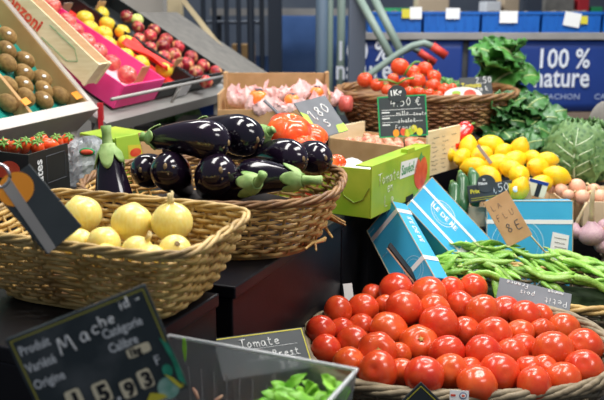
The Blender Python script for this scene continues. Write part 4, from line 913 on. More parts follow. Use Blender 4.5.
c.poly([(.88, .20), (.92, .15), (.97, .03), (.94, .03), (.91, .11)], M['yellow_line'], 'leaf_painting', .0016); c.poly([(.70, .04), (.74, .09), (.82, .04), (.84, -.0), (.72, .0)], M['yellow_line'], 'leaf_painting', .0016); c.poly([(.03, .3), (.06, .36), (.09, .22), (.06, .1), (.03, .1)], M['leaf_print'], 'leaf_painting', .0012)
c.stick(.5, .3, (-.215, .93, .952), M['steel'], .003)
b = MB(); b.prism([(-.215+.03*math.cos(k*pi/8), .93+.03*math.sin(k*pi/8)) for k in range(16)], .951, .958); b.build('foot', M['blackbox'], c.root)
# ------------------------------------------------------------------ tilted black and orange card at the left
c = Card('price_card', 'tilted black card with an orange patch and grey strip, in front of the onions', 'price sign', at(29, 164, 1.17), at(82, 226, 1.15), at(0, 200, 1.15), .003, M['slate'], foot=at(61, 245, 1.16))
c.disc(.14, .42, .024, .026, M['orange_print'], 'orange_patch', .0009)
c.poly([(.0, .22), (.0, .48), (1, .26), (1, .04)], M['counter'], 'grey_strip', .0014)
b = MB(); q = at(6, 178, 1.13); b.tube([q+V((.014*math.cos(k*.4)-.008, 0, .018*math.sin(k*.4)+.004*k*.1)) for k in range(16)], .0022, 6); b.build('wire_clip', M['steel'], c.root, True)
c.stick(.55, .1, atz(45, 268, 1.13), M['steel'], .002)
# ------------------------------------------------------------------ 'Tomate' sign left of the big basket
c = Card('price_sign', 'black sign with chalk word Tomate, leaning at the left rim of the tomato basket', 'price sign', V((-.156, 1.365, .985)), V((0, 1.43, .981)), V((-.113, 1.318, .931)), .004, M['slate'], foot=V((-.05, 1.38, .741)))
c.border(M['yellow_line'], .0018, .002, 'tr')
c.hand([('Tomate', .26, .66, .0175, .0), ('de Brest', .44, .36, .014, .0), ('2 50', .64, .08, .013, .0)], M['chalk'], .001)
b = MB(); 
for v in (.62, .36): b.box(c.P(.3, v, .0003), c.ex*.1, c.ey*.0006, c.n*.0004)
b.build('ruled_line', M['chalk_grey'], c.root)
p = c.P(.6, .5, -.004); b = MB(); b.tube([p, V((p.x+.01, p.y+.02, .742))], .003, 6); b.build('stick', M['steel'], c.root, True)
# corner of a sign poking up at the front rim
c = Card('price_sign', 'corner of a black yellow-edged sign poking up at the front basket rim', 'price sign', at(421, 382, 1.36), at(442, 402, 1.36), at(392, 402, 1.355), .003, M['slate'], foot=V((.19, 1.36, .741)))
c.border(M['yellow_line'], .0014, .005, 'tl')
p = c.P(.9, .1, -.003); b = MB(); b.tube([p, V((p.x, p.y+.005, .742))], .003, 6); b.build('stick', M['steel'], c.root, True)
c = Card('oval_sticker', 'white oval sticker with blue edge on the front rim of the tomato basket', 'sticker', at(450, 390, 1.415), at(469, 391, 1.415), at(450, 400, 1.41), .0015, M['white'], bevel=0, part='card')
c.disc(.7, .5, .007, .006, M['navy'], 'blue_print'); c.disc(.7, .5, .0055, .0045, M['white'], 'white_print', .0012); c.poly([(.05, .4), (.3, .4), (.3, .6), (.05, .6)], M['red_print'], 'red_print'); c.disc(.7, .5, .003, .002, M['red_print'], 'red_print', .0016)
# ------------------------------------------------------------------ clear tub of mache at the front
Bc = atz(357, 370, 1.07)                       # back right rim corner
tb = thing('salad_tub', 'clear plastic tub of lamb\'s lettuce at the bottom of the picture', 'tub', (Bc.x-.14, Bc.y-.02, .951))
TW, TD, TH = .30, .2, .115
def TP(u, v, t): # u to the left, v to the viewer, t up (walls flare)
    k = .9+.1*t; cu, cv = .5+(u-.5)*k, .5+(v-.5)*k
    return Bc-e2*(TW*cu)-e1*(TD*cv)+UP*(TH*(t-1))
b = MB()
def wall(u0, v0, u1, v1): b.grid(lambda a, t: TP(u0+(u1-u0)*a, v0+(v1-v0)*a, t)+UP*0, 14, 4)
for w in ((0, 0, 1, 0), (1, 0, 1, 1), (1, 1, 0, 1), (0, 1, 0, 0)): wall(*w)
b.grid(lambda a, t: TP(a, t, 0), 4, 4)
b.build('tub_wall', M['clear'], tb, False, solid=.0012)
b = MB(); rim = []
for (u0, v0, u1, v1) in ((0, 0, 1, 0), (1, 0, 1, 1), (1, 1, 0, 1), (0, 1, 0, 0)): rim += [TP(u0+(u1-u0)*k/8, v0+(v1-v0)*k/8, 1) for k in range(8)]
b.tube(rim, .0034, 6, True); b.build('rim', M['clear_rim'], tb, True)
b = MB()
for k in range(12):
    u = .08+.075*k; b.tube([TP(u, -.0, .05)+e1*.001, TP(u, .0, .62)+e1*.001], .0012, 5)
b.build('rib', M['clear'], tb, True)
lf = thing('lamb_lettuce', 'bright green lamb\'s lettuce leaves inside the clear tub', 'salad', TP(.4, .5, .03)); b = MB(); rr = random.Random(5)
for k in range(130):
    u, v = rr.uniform(.03, .42)**1., rr.uniform(.08, .9); o = TP(u, v, .1+max(.3, .88-.95*u)*rr.random()); a = rr.uniform(0, 6.28)
    leaf(b, o, (math.cos(a), math.sin(a), rr.uniform(.3, 1.3)), (0, -.4, 1), rr.uniform(.026, .042), rr.uniform(.009, .014), .0015, rr.uniform(.2, .6), 2, k, None, 6, 8)
for k in range(3):
    o = TP(.05+.12*k, .12, .62); leaf(b, o, (.3-.4*k, -.1, .6), (0, -.5, 1), .034, .011, .001, .4, 2, k, None, 6, 8)
b.build('leaves', M['leaf'], lf, True, solid=.0005)
lf['kind'] = 'stuff'
rt = thing('salad_roots', 'pinkish pale stems lying at the left end of the clear tub', 'salad', TP(.75, .5, .03)); b = MB()
for k in range(90):
    o = TP(rr.uniform(.5, .9), rr.uniform(.15, .85), .08+.3*rr.random()); d = V((rr.uniform(-1, 1), rr.uniform(-1, 1), rr.uniform(-.1, .5))).normalized(); b.tube([o, o+d*.011+V((0, 0, .002)), o+d*.022], [.0022, .003, .002], 6)
b.build('stems', M['mushy'], rt, True); rt['kind'] = 'stuff'
sp = thing('lettuce_sprig', 'thin green leaf hanging over the left rim of the clear tub', 'leaf', at(184, 362, 1.16)); b = MB(); leaf(b, at(184, 338, 1.135), (0.02, -.03, -1), (0, -1, 0), .038, .003, .0005, .1, 2, 1, None, 4, 8); b.build('blade', M['leaf'], sp, True, solid=.0006)
# ------------------------------------------------------------------ black tomato carton and bag behind the onion basket
q0 = at(70, 150, 2.02)
c = Card('tomato_carton', 'black tomato carton with red tomatoes pictured, behind the onion basket', 'carton', at(-40, 147, 1.93), at(28, 155, 1.85), at(-40, 200, 1.93), .005, M['blackbox'], part='side_panel')
zb = 1.067
c.disc(.74, .72, .028, .017, M['red_print'], 'tomato_picture'); c.disc(.84, .60, .02, .014, M['red_print'], 'tomato_picture', .001); c.disc(.6, .64, .022, .014, M['red_print'], 'tomato_picture', .0012)
s1 = at(28, 155, 1.85); s2 = at(68, 149, 2.02)
d = V((s2.x-s1.x, s2.y-s1.y, 0)); k2 = Card.__new__(Card); k2.root = c.root; k2.ex = d.normalized(); k2.ey = UP; k2.n = k2.ex.cross(UP); k2.w = d.length; k2.h = s1.z-zb; k2.o = V((s1.x, s1.y, zb))
b = MB(); b.box(k2.o-k2.n*.005, k2.ex*k2.w, UP*k2.h, k2.n*.005); b.build('end_panel', M['blackbox'], c.root)
k2.text('tomates', .31, .20, .042, M['chalk_grey'], .02, ang=pi/2, sx=.8)
b = MB()
for u0, v0, u1, v1 in ((.42, .5, .9, .5), (.42, .9, .9, .9), (.42, .5, .42, .9), (.9, .5, .9, .9)): b.tube([k2.P(u0, v0, .0005), k2.P(u1, v1, .0005)], .0008, 4)
b.build('printed_frame', M['dark_cloth'], c.root)
b = MB(); o_ = c.P(0, 1, 0); b.box(V((o_.x, o_.y, zb)), c.ex*c.w+V((0, 0, 0)), V((k2.ex.x, k2.ex.y, 0))*k2.w, UP*.09); b.build('floor_panel', M['blackbox'], c.root)
rr = random.Random(3); STB = []
b = MB(); b.grid(lambda u, v: (lambda a, t: V((math.sin(t)**.8*math.cos(a)*(.6+.4*v), math.sin(t)**.8*math.sin(a)*(.6+.4*v), math.cos(t)*1.2)))(2*pi*u, pi*(1-v)), 18, 12, True); STRAW = b.mesh('strawberry', M['beef'], True)
b = MB()
for k in range(6): a = k*pi/3; b.tube([V((0, 0, 1.15)), V((.4*math.cos(a), .4*math.sin(a), 1.25)), V((.85*math.cos(a), .85*math.sin(a), 1.05))], [.12, .17, .02], 5, flat=.3)
STC = b.mesh('leafy_cap', M['calyx'], True)
sb = [(5,146,1.98),(14,148,1.97),(24,147,1.98),(33,144,2.0),(43,142,2.04),(50,145,2.03),(57,143,2.08),(66,142,2.12),(38,150,1.99)]
for i, (px, py, Y) in enumerate(sb):
    s = .02; inst('strawberry', STRAW, basis((R.uniform(-.7, .7), -.5, R.uniform(.2, 1)), 0, (s, s, s), at(px, py, Y)), 'strawberry above the black tomato carton, %s' % place_word(i, len(sb)) if i < 8 else 'strawberry lowest of those above the black carton, near its end panel', 'strawberry', 'strawberries behind the black carton', [('leafy_cap', STC)])
p = at(84, 162, 2.12); b = MB(); rr = random.Random(31)
b.grid(lambda u, v: p+V((.075*math.sin(pi*v)**.6*math.cos(2*pi*u)*(1+.1*math.sin(9*2*pi*u+v*9)), .05*math.sin(pi*v)**.6*math.sin(2*pi*u)*(1+.1*math.sin(7*2*pi*u)), -.06*math.cos(pi*v)*(1+.06*math.sin(12*pi*u)))), 40, 16, True)
for i_, q_ in enumerate(b.v): k_ = math.sin(i_*12.9898)*43758.5; k_ -= math.floor(k_); b.v[i_] = p+(q_-p)*(.86+.3*k_*(.4+.6*abs(math.sin(i_*.31))))
bg = b.build('plastic_bag', M['bag'], None, False, loc=p-V((0, 0, .06))); tag(bg, 'clear plastic bag with a small red and green emblem, right of the black carton', 'bag')
b = MB(); q = at(87, 152, 2.055); b.ell(q, (.02, .004, .011), nu=20, nv=8); b.build('emblem', M['greenplastic'], bg, True)
b = MB(); b.ell(q-V((0, .003, 0)), (.016, .004, .007), nu=20, nv=8); b.build('emblem', M['red_print'], bg, True)
# lime and yellow carton behind the upright aubergine
c = Card('carton', 'lime and yellow carton behind the upright aubergine', 'carton', at(116, 138, 2.22), at(152, 131, 2.32), at(117, 186, 2.22), .006, M['lime'], part='side_panel')
b = MB(); b.box(c.o-c.n*.16, c.ex*c.w, c.ey*c.h*.97, c.n*.15); b.build('carton_body', M['saveol'], c.root, bevel=.002)
c.poly([(.3, .4), (.8, .3), (.8, .75), (.3, .8)], M['yellow_line'], 'yellow_print'); c.disc(.5, .62, .02, .012, M['red_print'], 'red_print', .0014)
c = Card('cardboard_tag', 'brown cardboard flap standing between the aubergines and the lime carton', 'tag', at(138, 133, 2.15), at(157, 129, 2.17), at(140, 190, 2.12), .004, M['cardboard'])
# ------------------------------------------------------------------ left wing: sloping kiwi box
aV = V((.28, .96, 0)).normalized(); wP = V((-.96, .28, 0)).normalized()
def frame(al): s = wP*math.cos(rad(al))+UP*math.sin(rad(al)); n = s.cross(aV)*-1; n = n if n.z > 0 else -n; return s, n
O = atz(92, 100, 1.27); s48, n48 = frame(48)
kb = thing('kiwi_display', 'white painted sloping wooden box of kiwis at the left', 'display box', (O.x, O.y, 0))
def kbx(t0, t1, s0, s1, n0, n1, nm, m, bv=.002): b = MB(); b.box(O+aV*t0+s48*s0+n48*n0, aV*(t1-t0), s48*(s1-s0), n48*(n1-n0)); return b.build(nm, m, kb, bevel=bv)
kbx(-.022, 0, 0, .62, -.075, .0, 'side_board', M['white_wood']); kbx(-.026, -.022, .0, .62, -.07, -.005, 'inner_facing', M['wood_brown'], 0)
kbx(-1.0, 0, -.035, 0, -.11, .0, 'front_lip', M['white_wood'])
kbx(-1.0, -.022, 0, .62, -.075, -.065, 'floor_panel', M['teal'], 0); kbx(-1.0, 0, .62, .64, -.075, .0, 'back_board', M['white_wood'])
kbx(-.30, -.285, 0, .62, -.065, -.02, 'divider', M['wood_brown'])
b = MB(); b.box(O+s48*-.035+n48*-.11+aV*-1.0, aV*1.0, wP*.3+UP*-.13, UP*-.012); b.build('underside', M['white_wood'], kb)
b = MB(); pA = O+aV*-.002+s48*-.035+n48*-.11; b.add([pA, pA+UP*-.14, pA+wP*.25+UP*-.14, pA+s48*.3, pA+aV*-.015, pA+aV*-.015+UP*-.14, pA+aV*-.015+wP*.25+UP*-.14, pA+aV*-.015+s48*.3], [(0,1,2,3),(7,6,5,4),(0,4,5,1),(1,5,6,2),(2,6,7,3),(3,7,4,0)]); b.build('end_board', M['white_wood'], kb)
for (t, q, nm, m) in ((.0, -.02, 'leg', 'red_paint'), (-.95, .0, 'leg', 'red_paint'), (0, .42, 'leg', 'red_paint')):
    p = O+aV*(t+.014)+wP*q; b = MB(); b.box(V((p.x-.008, p.y-.008, 0)), (.016, 0, 0), (0, .016, 0), (0, 0, p.z-.01+(.3 if q > .3 else -.0))); b.build(nm, M[m], kb)
b = MB(); b.ell((0, 0, 0), (.8, .74, 1), nu=22, nv=14); KIW = b.mesh('kiwi', M['kiwi'], True)
b = MB(); b.ell((0, 0, 1.0), (.1, .1, .05), nu=8, nv=4); KTIP = b.mesh('stem_tip', M['egg_scar'], True)
KS = [[(7,36,1),(7,50,1),(7,63,0),(8,85,0),(8,103,0)], [(25,60,1),(24,73,1),(24,85,1),(26,97,0)], [(42,79,1),(44,90,1),(44,100,1)], [(60,95,0)]]
pn = n48; po = O-n48*.04
for ci, col in enumerate(KS):
    for ki, (px, py, st) in enumerate(col):
        p = onplane(px, py, po, pn); s = 10.6*depth(p)/F
        ax = (s48+aV*-.35+n48*R.uniform(-.2, .2))
        lab = 'brown kiwi in the %s column from the left, %s from the top' % (ORD[ci+1], ORD[ki+1]) if len(col) > 1 else 'brown kiwi alone at the lower right corner of the sloping box'
        o = inst('kiwi', KIW, basis(ax, R.uniform(0, 6), (s, s, s), p), lab, 'kiwi', 'kiwis in the sloping box', [('stem_tip', KTIP)])
        if st:
            dd = ((CAM-p).normalized()+V((.35, 0, .45))).normalized(); axn = ax.normalized(); cq = dd.dot(axn); q = p+dd*(s/math.sqrt(cq*cq+(1-cq*cq)/.6)); m_ = MB(); m_.ell(q, (.0065, .005, .002), (dd.cross(UP).normalized(), dd.cross(dd.cross(UP)).normalized(), dd), 12, 6)
            c = bpy.data.objects.new('sticker', m_.mesh('sticker', M['white'], True)); C.objects.link(c); c.parent = o; c.matrix_parent_inverse = o.matrix_world.inverted()
def tagcard(px0, py0, px1, py1, px2, py2, lab): 
    p = [onplane(x, y, O-n48*.005, n48) for x, y in ((px0, py0), (px1, py1), (px2, py2))]
    return Card('price_tag', lab, 'tag', p[0], p[1], p[2], .002, M['orange_print'], bevel=0)
tagcard(20, 100, 26, 97, 21, 108, 'orange tag on the front lip of the kiwi box, left one'); tagcard(71, 93, 77, 91, 73, 101, 'orange tag at the right corner of the kiwi box lip')
# trays beyond
s35, n35 = frame(31.5); TO = O+aV*.03-UP*.043
rk = thing('display_rack', 'grey metal rack carrying the sloping fruit trays', 'rack', (TO.x, TO.y, 0))
def rp_(t, s, n): return TO+aV*t+s35*s+n35*n
b = MB(); b.tube([rp_(-.02, -.03, .072), rp_(1.1, -.03, .072)], .006, 8); b.build('rail', M['zinc'], rk, True)
b = MB(); b.box(rp_(-.02, -.05, -.055), aV*1.3, s35*.03, n35*.05); b.build('front_beam', M['zinc'], rk)
for t in (.5, 1.09): b = MB(); b.tube([rp_(t, -.03, -.03), rp_(t, -.03, .075)], .006, 6); b.build('rail_post', M['zinc'], rk, True)
b = MB(); b.box(rp_(-.02, -.03, -.03), aV*1.12, s35*.75, n35*.02); b.build('shelf', M['zinc'], rk)
for t in (.02, 1.05):
    for s in (0, .66): p = rp_(t, s, -.03); b = MB(); b.box((p.x-.015, p.y-.015, 0), (.03, 0, 0), (0, .03, 0), (0, 0, p.z-.005)); b.build('leg', M['zinc'], rk)
def tray(name, lab, cat, t0, t1, s1, hh, m, fm, s0=0., th=.006):
    r = thing(name, lab, cat, rp_(t0, s0, 0))
    for nm, a, bq, c_ in (('front_panel', (t0, s0), (t1-t0, th), hh), ('back_panel', (t0, s1-th), (t1-t0, th), hh), ('side_panel', (t0, s0+th), (th, s1-s0-2*th), hh), ('side_panel', (t1-th, s0+th), (th, s1-s0-2*th), hh)):
        b = MB(); b.box(rp_(a[0], a[1], .001), aV*bq[0], s35*bq[1], n35*c_); b.build(nm, m, r, bevel=.001)
    b = MB(); b.box(rp_(t0+th, s0+th, .001), aV*(t1-t0-2*th), s35*(s1-s0-2*th), n35*.012); b.build('floor_panel', fm, r)
    return r
# printed wooden crate next to the kiwis
s35_, n35_, TO_ = s35, n35, TO
s35, n35 = frame(41); TO = O+aV*.004-UP*.012+s35*.06+n35*.024
wc = tray('wooden_crate', 'pale wooden fruit crate with red printed lettering along its side', 'crate', .001, .075, .56, .085, M['wood_pale'], M['red_print'])
# lettering on the long side that faces the viewer
vs, fs = font_mesh('orgonzoni', .055, .03); b = MB(); b.add([rp_(-.001, .435, .024)-s35*(p.x*.95)+n35*p.y for p in vs], fs); b.build('lettering', M['red_print'], wc)
b = MB(); pl = [(.2, .02), (.09, .02), (.06, .045), (.09, .07), (.2, .07)]; b.tube([rp_(-.001, s, n) for s, n in pl], .001, 4); b.build('printed_frame', M['greenplastic'], wc)
b = MB(); b.box(rp_(-.002, -.004, .0), aV*.012, s35*.012, n35*.088); b.build('corner_post', M['wood_pale'], wc)
b = MB(); b.box(rp_(.065, -.004, .0), aV*.012, s35*.012, n35*.088); b.build('corner_post', M['wood_pale'], wc)
s35, n35, TO = s35_, n35_, TO_
tray('apple_tray', 'magenta cardboard tray of pink apples', 'tray', .10, .405, .62, .088, M['pinkbox'], M['pink_liner'])
tray('apple_tray', 'black crate of golden apples with red tissue', 'tray', .415, .69, .62, .065, M['blackbox'], M['red_paper'])
tray('apple_tray', 'black crate of dark red apples at the far end of the rack', 'tray', .70, 1.04, .62, .065, M['blackbox'], M['blackbox'])
def apple_mesh(nm, m):
    b = MB()
    def fn(u, v):
        a = 2*pi*u; t = pi*(1-v); r = math.sin(t)*(1+.05*math.cos(t)); z = math.cos(t)*.92
        if z > 0: z -= .28*math.exp(-(r/.22)**2)
        else: z += .15*math.exp(-(r/.2)**2)
        return V((r*math.cos(a), r*math.sin(a), z))
    b.grid(fn, 22, 16, True); return b.mesh(nm, m, True)
AY, AP, AR, AG = (apple_mesh(n, M[m]) for n, m in (('golden_apple', 'apple_y'), ('pink_apple', 'apple_p'), ('red_apple', 'apple_r'), ('green_apple', 'apple_g')))
b = MB(); b.tube([V((0, 0, .6)), V((.03, 0, .85)), V((.1, 0, 1.05))], [.04, .035, .05], 5); AST = b.mesh('stalk', M['egg_scar'], True)
def applerow(me, nm, pts, lab, grp, nh=.05, r=None):
    its = []
    for (px, py, rp) in pts: p = onplane(px, py, rp_(0, 0, nh), n35); its.append(dict(p=p, r=rp*depth(p)/F))
    for k, it in enumerate(its):
        s = it['r']; inst(nm, me, basis(n35+V((R.uniform(-.5, .5), R.uniform(-.5, .3), 0)), R.uniform(0, 6), (s, s, s), it['p']), lab(k, len(its)), 'apple', grp, [('stalk', AST)])
fr = lambda k, n: 'lowest' if k == 0 else ('topmost' if k == n-1 else ORD[k+1]+' from the bottom')
applerow(AY, 'golden_apple', [(141,64,9),(125,56,9),(108,44,9),(104,34,8.5),(90,29,9),(85,19,9)], lambda k, n: 'golden apple in the left file of the golden apple crate, '+fr(k, n), 'golden apples in the black crate')
applerow(AY, 'golden_apple', [(164,70,9),(126,43,8.5),(122,32,8),(107,24,8),(101,14,8)], lambda k, n: 'golden apple in the right file of the golden apple crate, '+fr(k, n), 'golden apples in the black crate')
applerow(AP, 'pink_apple', [(127,75,10),(112,63,9),(98,52,9.5),(86,42,9.5),(75,31,9),(67,22,9.5),(52,6,9)], lambda k, n: 'pink apple in the magenta tray, '+fr(k, n), 'pink apples in the magenta tray', .085)
applerow(AR, 'red_apple', [(206,82,7),(196,73,7.5),(187,64,7.5),(174,55,7.5),(163,46,7.5),(150,36,7),(138,27,6.5),(127,17,7)], lambda k, n: 'red apple in the left file of the far black crate, '+fr(k, n), 'red apples in the far crate')
applerow(AR, 'red_apple', [(216,72,7),(203,66,7),(191,57,7),(178,47,7),(166,40,7),(154,30,6.5)], lambda k, n: 'red apple in the right file of the far black crate, '+fr(k, n), 'red apples in the far crate')
applerow(AR, 'red_apple', [(176,66,7),(164,57,7),(150,48,7),(139,39,6.5)], lambda k, n: 'red apple wedged next to the golden apples, '+fr(k, n), 'red apples in the far crate', .055)
applerow(AG, 'green_apple', [(137,20,6.5)], lambda k, n: 'pale green apple among the red ones at the top of the far crate', None, .06)
# folded cardboard dividers standing in the trays
for (x, y, m, lab, t) in ((143,74,'cardboard','brown cardboard divider at the front of the magenta tray', 0), (177,65,'cardboard','brown cardboard divider at the front of the golden apple crate', 0), (66,10,'brown_ledge','brown cardboard flap at the top of the magenta tray', 1), (100,8,'cardboard','brown cardboard flap at the top of the golden apple crate', 1)):
    p = onplane(x, y, rp_(0, 0, .07), n35); Card('cardboard_divider', lab, 'divider', p+n35*.03-aV*.03, p+n35*.03+aV*.03, p-n35*.04-aV*.03, .004, M[m])
# red tissue sheets in the golden apple crate
b = MB(); q = onplane(148, 54, rp_(0, 0, .075), n35); b.grid(lambda u, v: q+aV*(.08*(u-.5))+s35*(.2*(v-.5))+n35*(.012*math.sin(u*9+v*5)), 10, 10); tag(b.build('red_tissue', M['red_paper'], None, True, solid=.001, loc=q), 'crumpled red tissue sheet between golden and red apples', 'tissue')
# price tag hung on the crate front, grey sloping board beyond and its timber frame
p = rp_(.62, -.012, .02); Card('price_tag', 'white tag hanging on the front of the golden apple crate', 'tag', p+n35*.03-aV*.045, p+n35*.03+aV*.045, p-n35*.02-aV*.045, .002, M['foam'], bevel=0)
gb = thing('sloping_board', 'weathered grey empty sloping board beyond the apple trays', 'board', rp_(1.2, 0, -.05))
b = MB(); b.box(rp_(1.13, -.06, -.03), aV*.62, s35*.66, n35*.02); b.build('board', M['wood_grey'], gb, bevel=.002)
for t in (1.16, 1.7):
    for s in (0, .58): p = rp_(t, s, -.03); b = MB(); b.box((p.x-.015, p.y-.015, 0), (.03, 0, 0), (0, .03, 0), (0, 0, p.z-.005)); b.build('leg', M['polewood'], gb)
b = MB(); b.tube([at(183, 0, 4.6), at(241, 74, 4.2)], .019, 4); tag(b.build('timber_brace', M['polewood'], None), 'pale timber brace slanting down behind the grey board', 'beam')
p = at(174, 0, 4.7); b = MB(); b.box((p.x-.04, p.y, 0), (.08, 0, 0), (0, .08, 0), (0, 0, 2.4)); tag(b.build('timber_post', M['polewood'], None, bevel=.003), 'pale timber post in front of the cream wall', 'post')
# things low under the rack
for (px, py, Y, r, m, lab) in ((165,113,3.68,.07,'cab','pale green cabbage in shade under the apple rack, left one'), (187,115,3.66,.06,'cab','pale green cabbage in shade under the apple rack, right one')):
    p = at(px, py, Y); b = MB(); b.grid(lambda u, v: p+V((r*math.sin(pi*v)*math.cos(2*pi*u)*(1+.06*math.sin(10*pi*u)), r*math.sin(pi*v)*math.sin(2*pi*u), -r*.8*math.cos(pi*v))), 28, 14, True); tag(b.build('cabbage', M[m], None, True, loc=p-V((0, 0, r))), lab, 'cabbage')
c = thing('low_table', 'dark low table under the apple rack carrying cabbages', 'table', (-.4, 3.85, 0)); b = MB(); b.box((-.72, 3.53, 1.03), (.55, 0, 0), (0, .6, 0), (0, 0, .03)); b.build('table_top', M['wood_grey'], c)
for x, y in ((-.7, 3.55), (-.22, 3.55), (-.7, 4.08), (-.22, 4.08)): b = MB(); b.box((x, y, 0), (.03, 0, 0), (0, .03, 0), (0, 0, 1.03)); b.build('leg', M['wood_grey'], c)
r0 = thing('crate', 'navy plastic crate under the far end of the apple rack', 'crate', (-.38, 3.9, 1.06)); crate(r0, -.5, 3.8, -.3, 4.05, 1.061, .09, .006, M['navy'])
# ------------------------------------------------------------------ background: cage, poles, fish counter
cg = thing('roll_cage', 'dark metal roll cage with upright bars in the background', 'cage', (-.35, 5.6, 0))
for px in (204, 215, 227, 239, 251, 262):
    p = at(px, 40, 5.6); b = MB(); b.tube([(p.x, p.y, 0), (p.x, p.y, 1.95)], .016 if px != 251 else .024, 6); b.build('bar', M['cage'], cg)
for z in (.2, 1.0, 1.46, 1.93): b = MB(); x0 = at(202, 40, 5.6).x; x1 = at(264, 40, 5.6).x; b.tube([(x0, 5.6, z), (x1, 5.6, z)], .011, 6); b.build('cross_bar', M['cage'], cg)
p = at(275, 40, 5.5); b = MB(); b.box((p.x-.045, 5.5, 0), (.09, 0, 0), (0, .09, 0), (0, 0, 2.4)); tag(b.build('steel_post', M['cage'], None, bevel=.004), 'dark steel post right of the roll cage', 'post')
b = MB(); b.box((-.22, 6.75, 0), (.66, 0, 0), (0, .05, 0), (0, 0, 1.52)); tag(b.build('tarpaulin_screen', M['bluegrey'], None), 'dark blue screen standing behind the poles', 'screen')
b = MB(); b.box((-.95, 6.7, 0), (.7, 0, 0), (0, .04, 0), (0, 0, 1.18)); tag(b.build('tarpaulin_screen', M['bluegrey'], None), 'low dark blue screen behind the roll cage', 'screen')
b = MB(); b.box((-.66, 6.1, 1.5), (1.08, 0, 0), (0, .5, 0), (0, 0, .05)); sh = tag(b.build('back_shelf', M['counter'], None), 'long grey shelf high in the background behind the cage', 'shelf')
for x in (-.62, .38): b = MB(); b.box((x-.02, 6.3, 0), (.04, 0, 0), (0, .04, 0), (0, 0, 1.5)); b.build('upright', M['cage'], sh)
p = at(245, 48, 6.05); b = MB(); b.box((p.x-.09, 6.0, 0), (.16, 0, 0), (0, .1, 0), (0, 0, 1.3)); tag(b.build('wooden_board', M['wood_brown'], None), 'brown wooden board standing behind the roll cage', 'board')
for px, m, r, lab in ((322, 'postsilver', .035, 'blue grey pole, thickest of the three left of the grey post'), (330, 'postgreen', .017, 'thin green pole in the middle of the three'), (341, 'postgreen', .022, 'green pole next to the wide grey post')):
    p = at(px, 40, 4.6); b = MB(); b.tube([(p.x, 4.6, 0), (p.x, 4.6, 2.4)], r, 10); tag(b.build('metal_pole', M[m], None, True), lab, 'pole')
p = at(357, 40, 4.2); b = MB(); b.box((p.x-.042, 4.2, 0), (.085, 0, 0), (0, .06, 0), (0, 0, 2.4)); tag(b.build('steel_post', M['postgrey'], None, bevel=.004), 'wide grey post left of the blue banners', 'post')
for (a, c_, lab) in (((356,-8), (394,62), 'left of the two slanting green poles before the banner'), ((371,-8), (401,52), 'right of the two slanting green poles before the banner')):
    b = MB(); b.tube([at(*a, 4.2), at(*c_, 4.05)], .02, 10); tag(b.build('slanting_pole', M['postgreen'], None, True), lab, 'pole')
hd = thing('hand_truck', 'green hand truck with two red grips in front of the blue banner', 'hand truck', at(345, 110, 4.0))
b = MB(); b.tube([at(340, 120, 3.95), at(370, 74, 4.0), at(398, 54, 4.0), at(412, 46, 4.0), at(424, 43, 4.0), at(434, 47, 4.0)], .017, 8); b.build('handle_tube', M['postgreen'], hd, True)
b = MB(); b.tube([at(398, 54, 4.02), at(412, 48, 4.1), at(420, 52, 4.12)], .014, 8); b.build('handle_tube', M['postgreen'], hd, True)
b = MB(); b.tube([at(432, 46, 4.0), at(446, 56, 4.0)], .021, 8); b.build('grip', M['grip'], hd, True)
b = MB(); b.tube([at(419, 52, 4.12), at(435, 63, 4.12)], .019, 8); b.build('grip', M['grip'], hd, True)
b = MB(); b.tube([at(340, 120, 3.95), V((at(340, 120, 3.95).x-.05, 3.9, .03))], .017, 8); b.build('frame_tube', M['postgreen'], hd, True)
# fish counter with banners
YB = 4.45
zt = at(500, 39.5, YB).z; zb_ = at(500, 112, YB).z; x0 = at(362, 60, YB).x
ct = thing('market_counter', 'long counter with a grey top carrying the blue crates', 'counter', (1.2, YB+.3, 0))
b = MB(); b.box((x0, YB-.03, zt-.0), (2.6, 0, 0), (0, .75, 0), (0, 0, .036)); b.build('counter_top', M['counter'], ct, bevel=.003)
b = MB(); b.box((x0, YB+.02, 0), (2.6, 0, 0), (0, .6, 0), (0, 0, zt)); b.build('counter_body', M['dark_cloth'], ct)
b = MB(); b.box((x0, YB-.02, zb_-.035), (2.6, 0, 0), (0, .035, 0), (0, 0, .035)); b.build('lower_ledge', M['brown_ledge'], ct)
def banner(px0, px1, lab, *texts):
    xa, xb = at(px0, 60, YB).x, at(px1, 60, YB).x; h = zt-zb_-.012
    r = thing('banner', lab, 'banner', (xa, YB, zb_+.006), 'navy counter banners')
    b = MB(); b.grid(lambda u, v: V((xa+(xb-xa)*u, YB-.004+.004*math.sin(u*14)*(1-v), zb_+.006+h*v)), 40, 8); b.build('cloth', M['navy'], r, True, solid=.003)
    for (txt, px, py, size, m, bold, sx) in texts:
        vs, fs = font_mesh(txt, size, bold); p = at(px, py, YB); b = MB(); b.add([V((p.x+q.x*sx, YB-.0125, p.z+q.y)) for q in vs], fs); b.build('lettering', M[m], r)
banner(468, 700, 'navy banner reading 100 % nature at the right', ('100 %', 535, 67.5, .142, 'banner_white', .016, .82), ('nature', 532, 86.5, .15, 'banner_white', .016, .76), ('CACHON', 541, 99, .042, 'banner_dim', .008, 1.1), ('CA', 593, 99, .042, 'banner_dim', .008, 1.1))
banner(364, 462, 'navy banner half hidden behind the vine tomatoes and hand truck', ('100 %', 335, 60, .142, 'banner_white', .016, .82), ('nature', 335, 79, .15, 'banner_white', .016, .76), ('ARCACHON', 372, 96, .042, 'banner_dim', .008, 1.1))
zc = zt+.037
cr = [(368, 421, 11), (424, 479, 14), (482, 539, 16), (542, 600, 18), (603, 660, 20)]
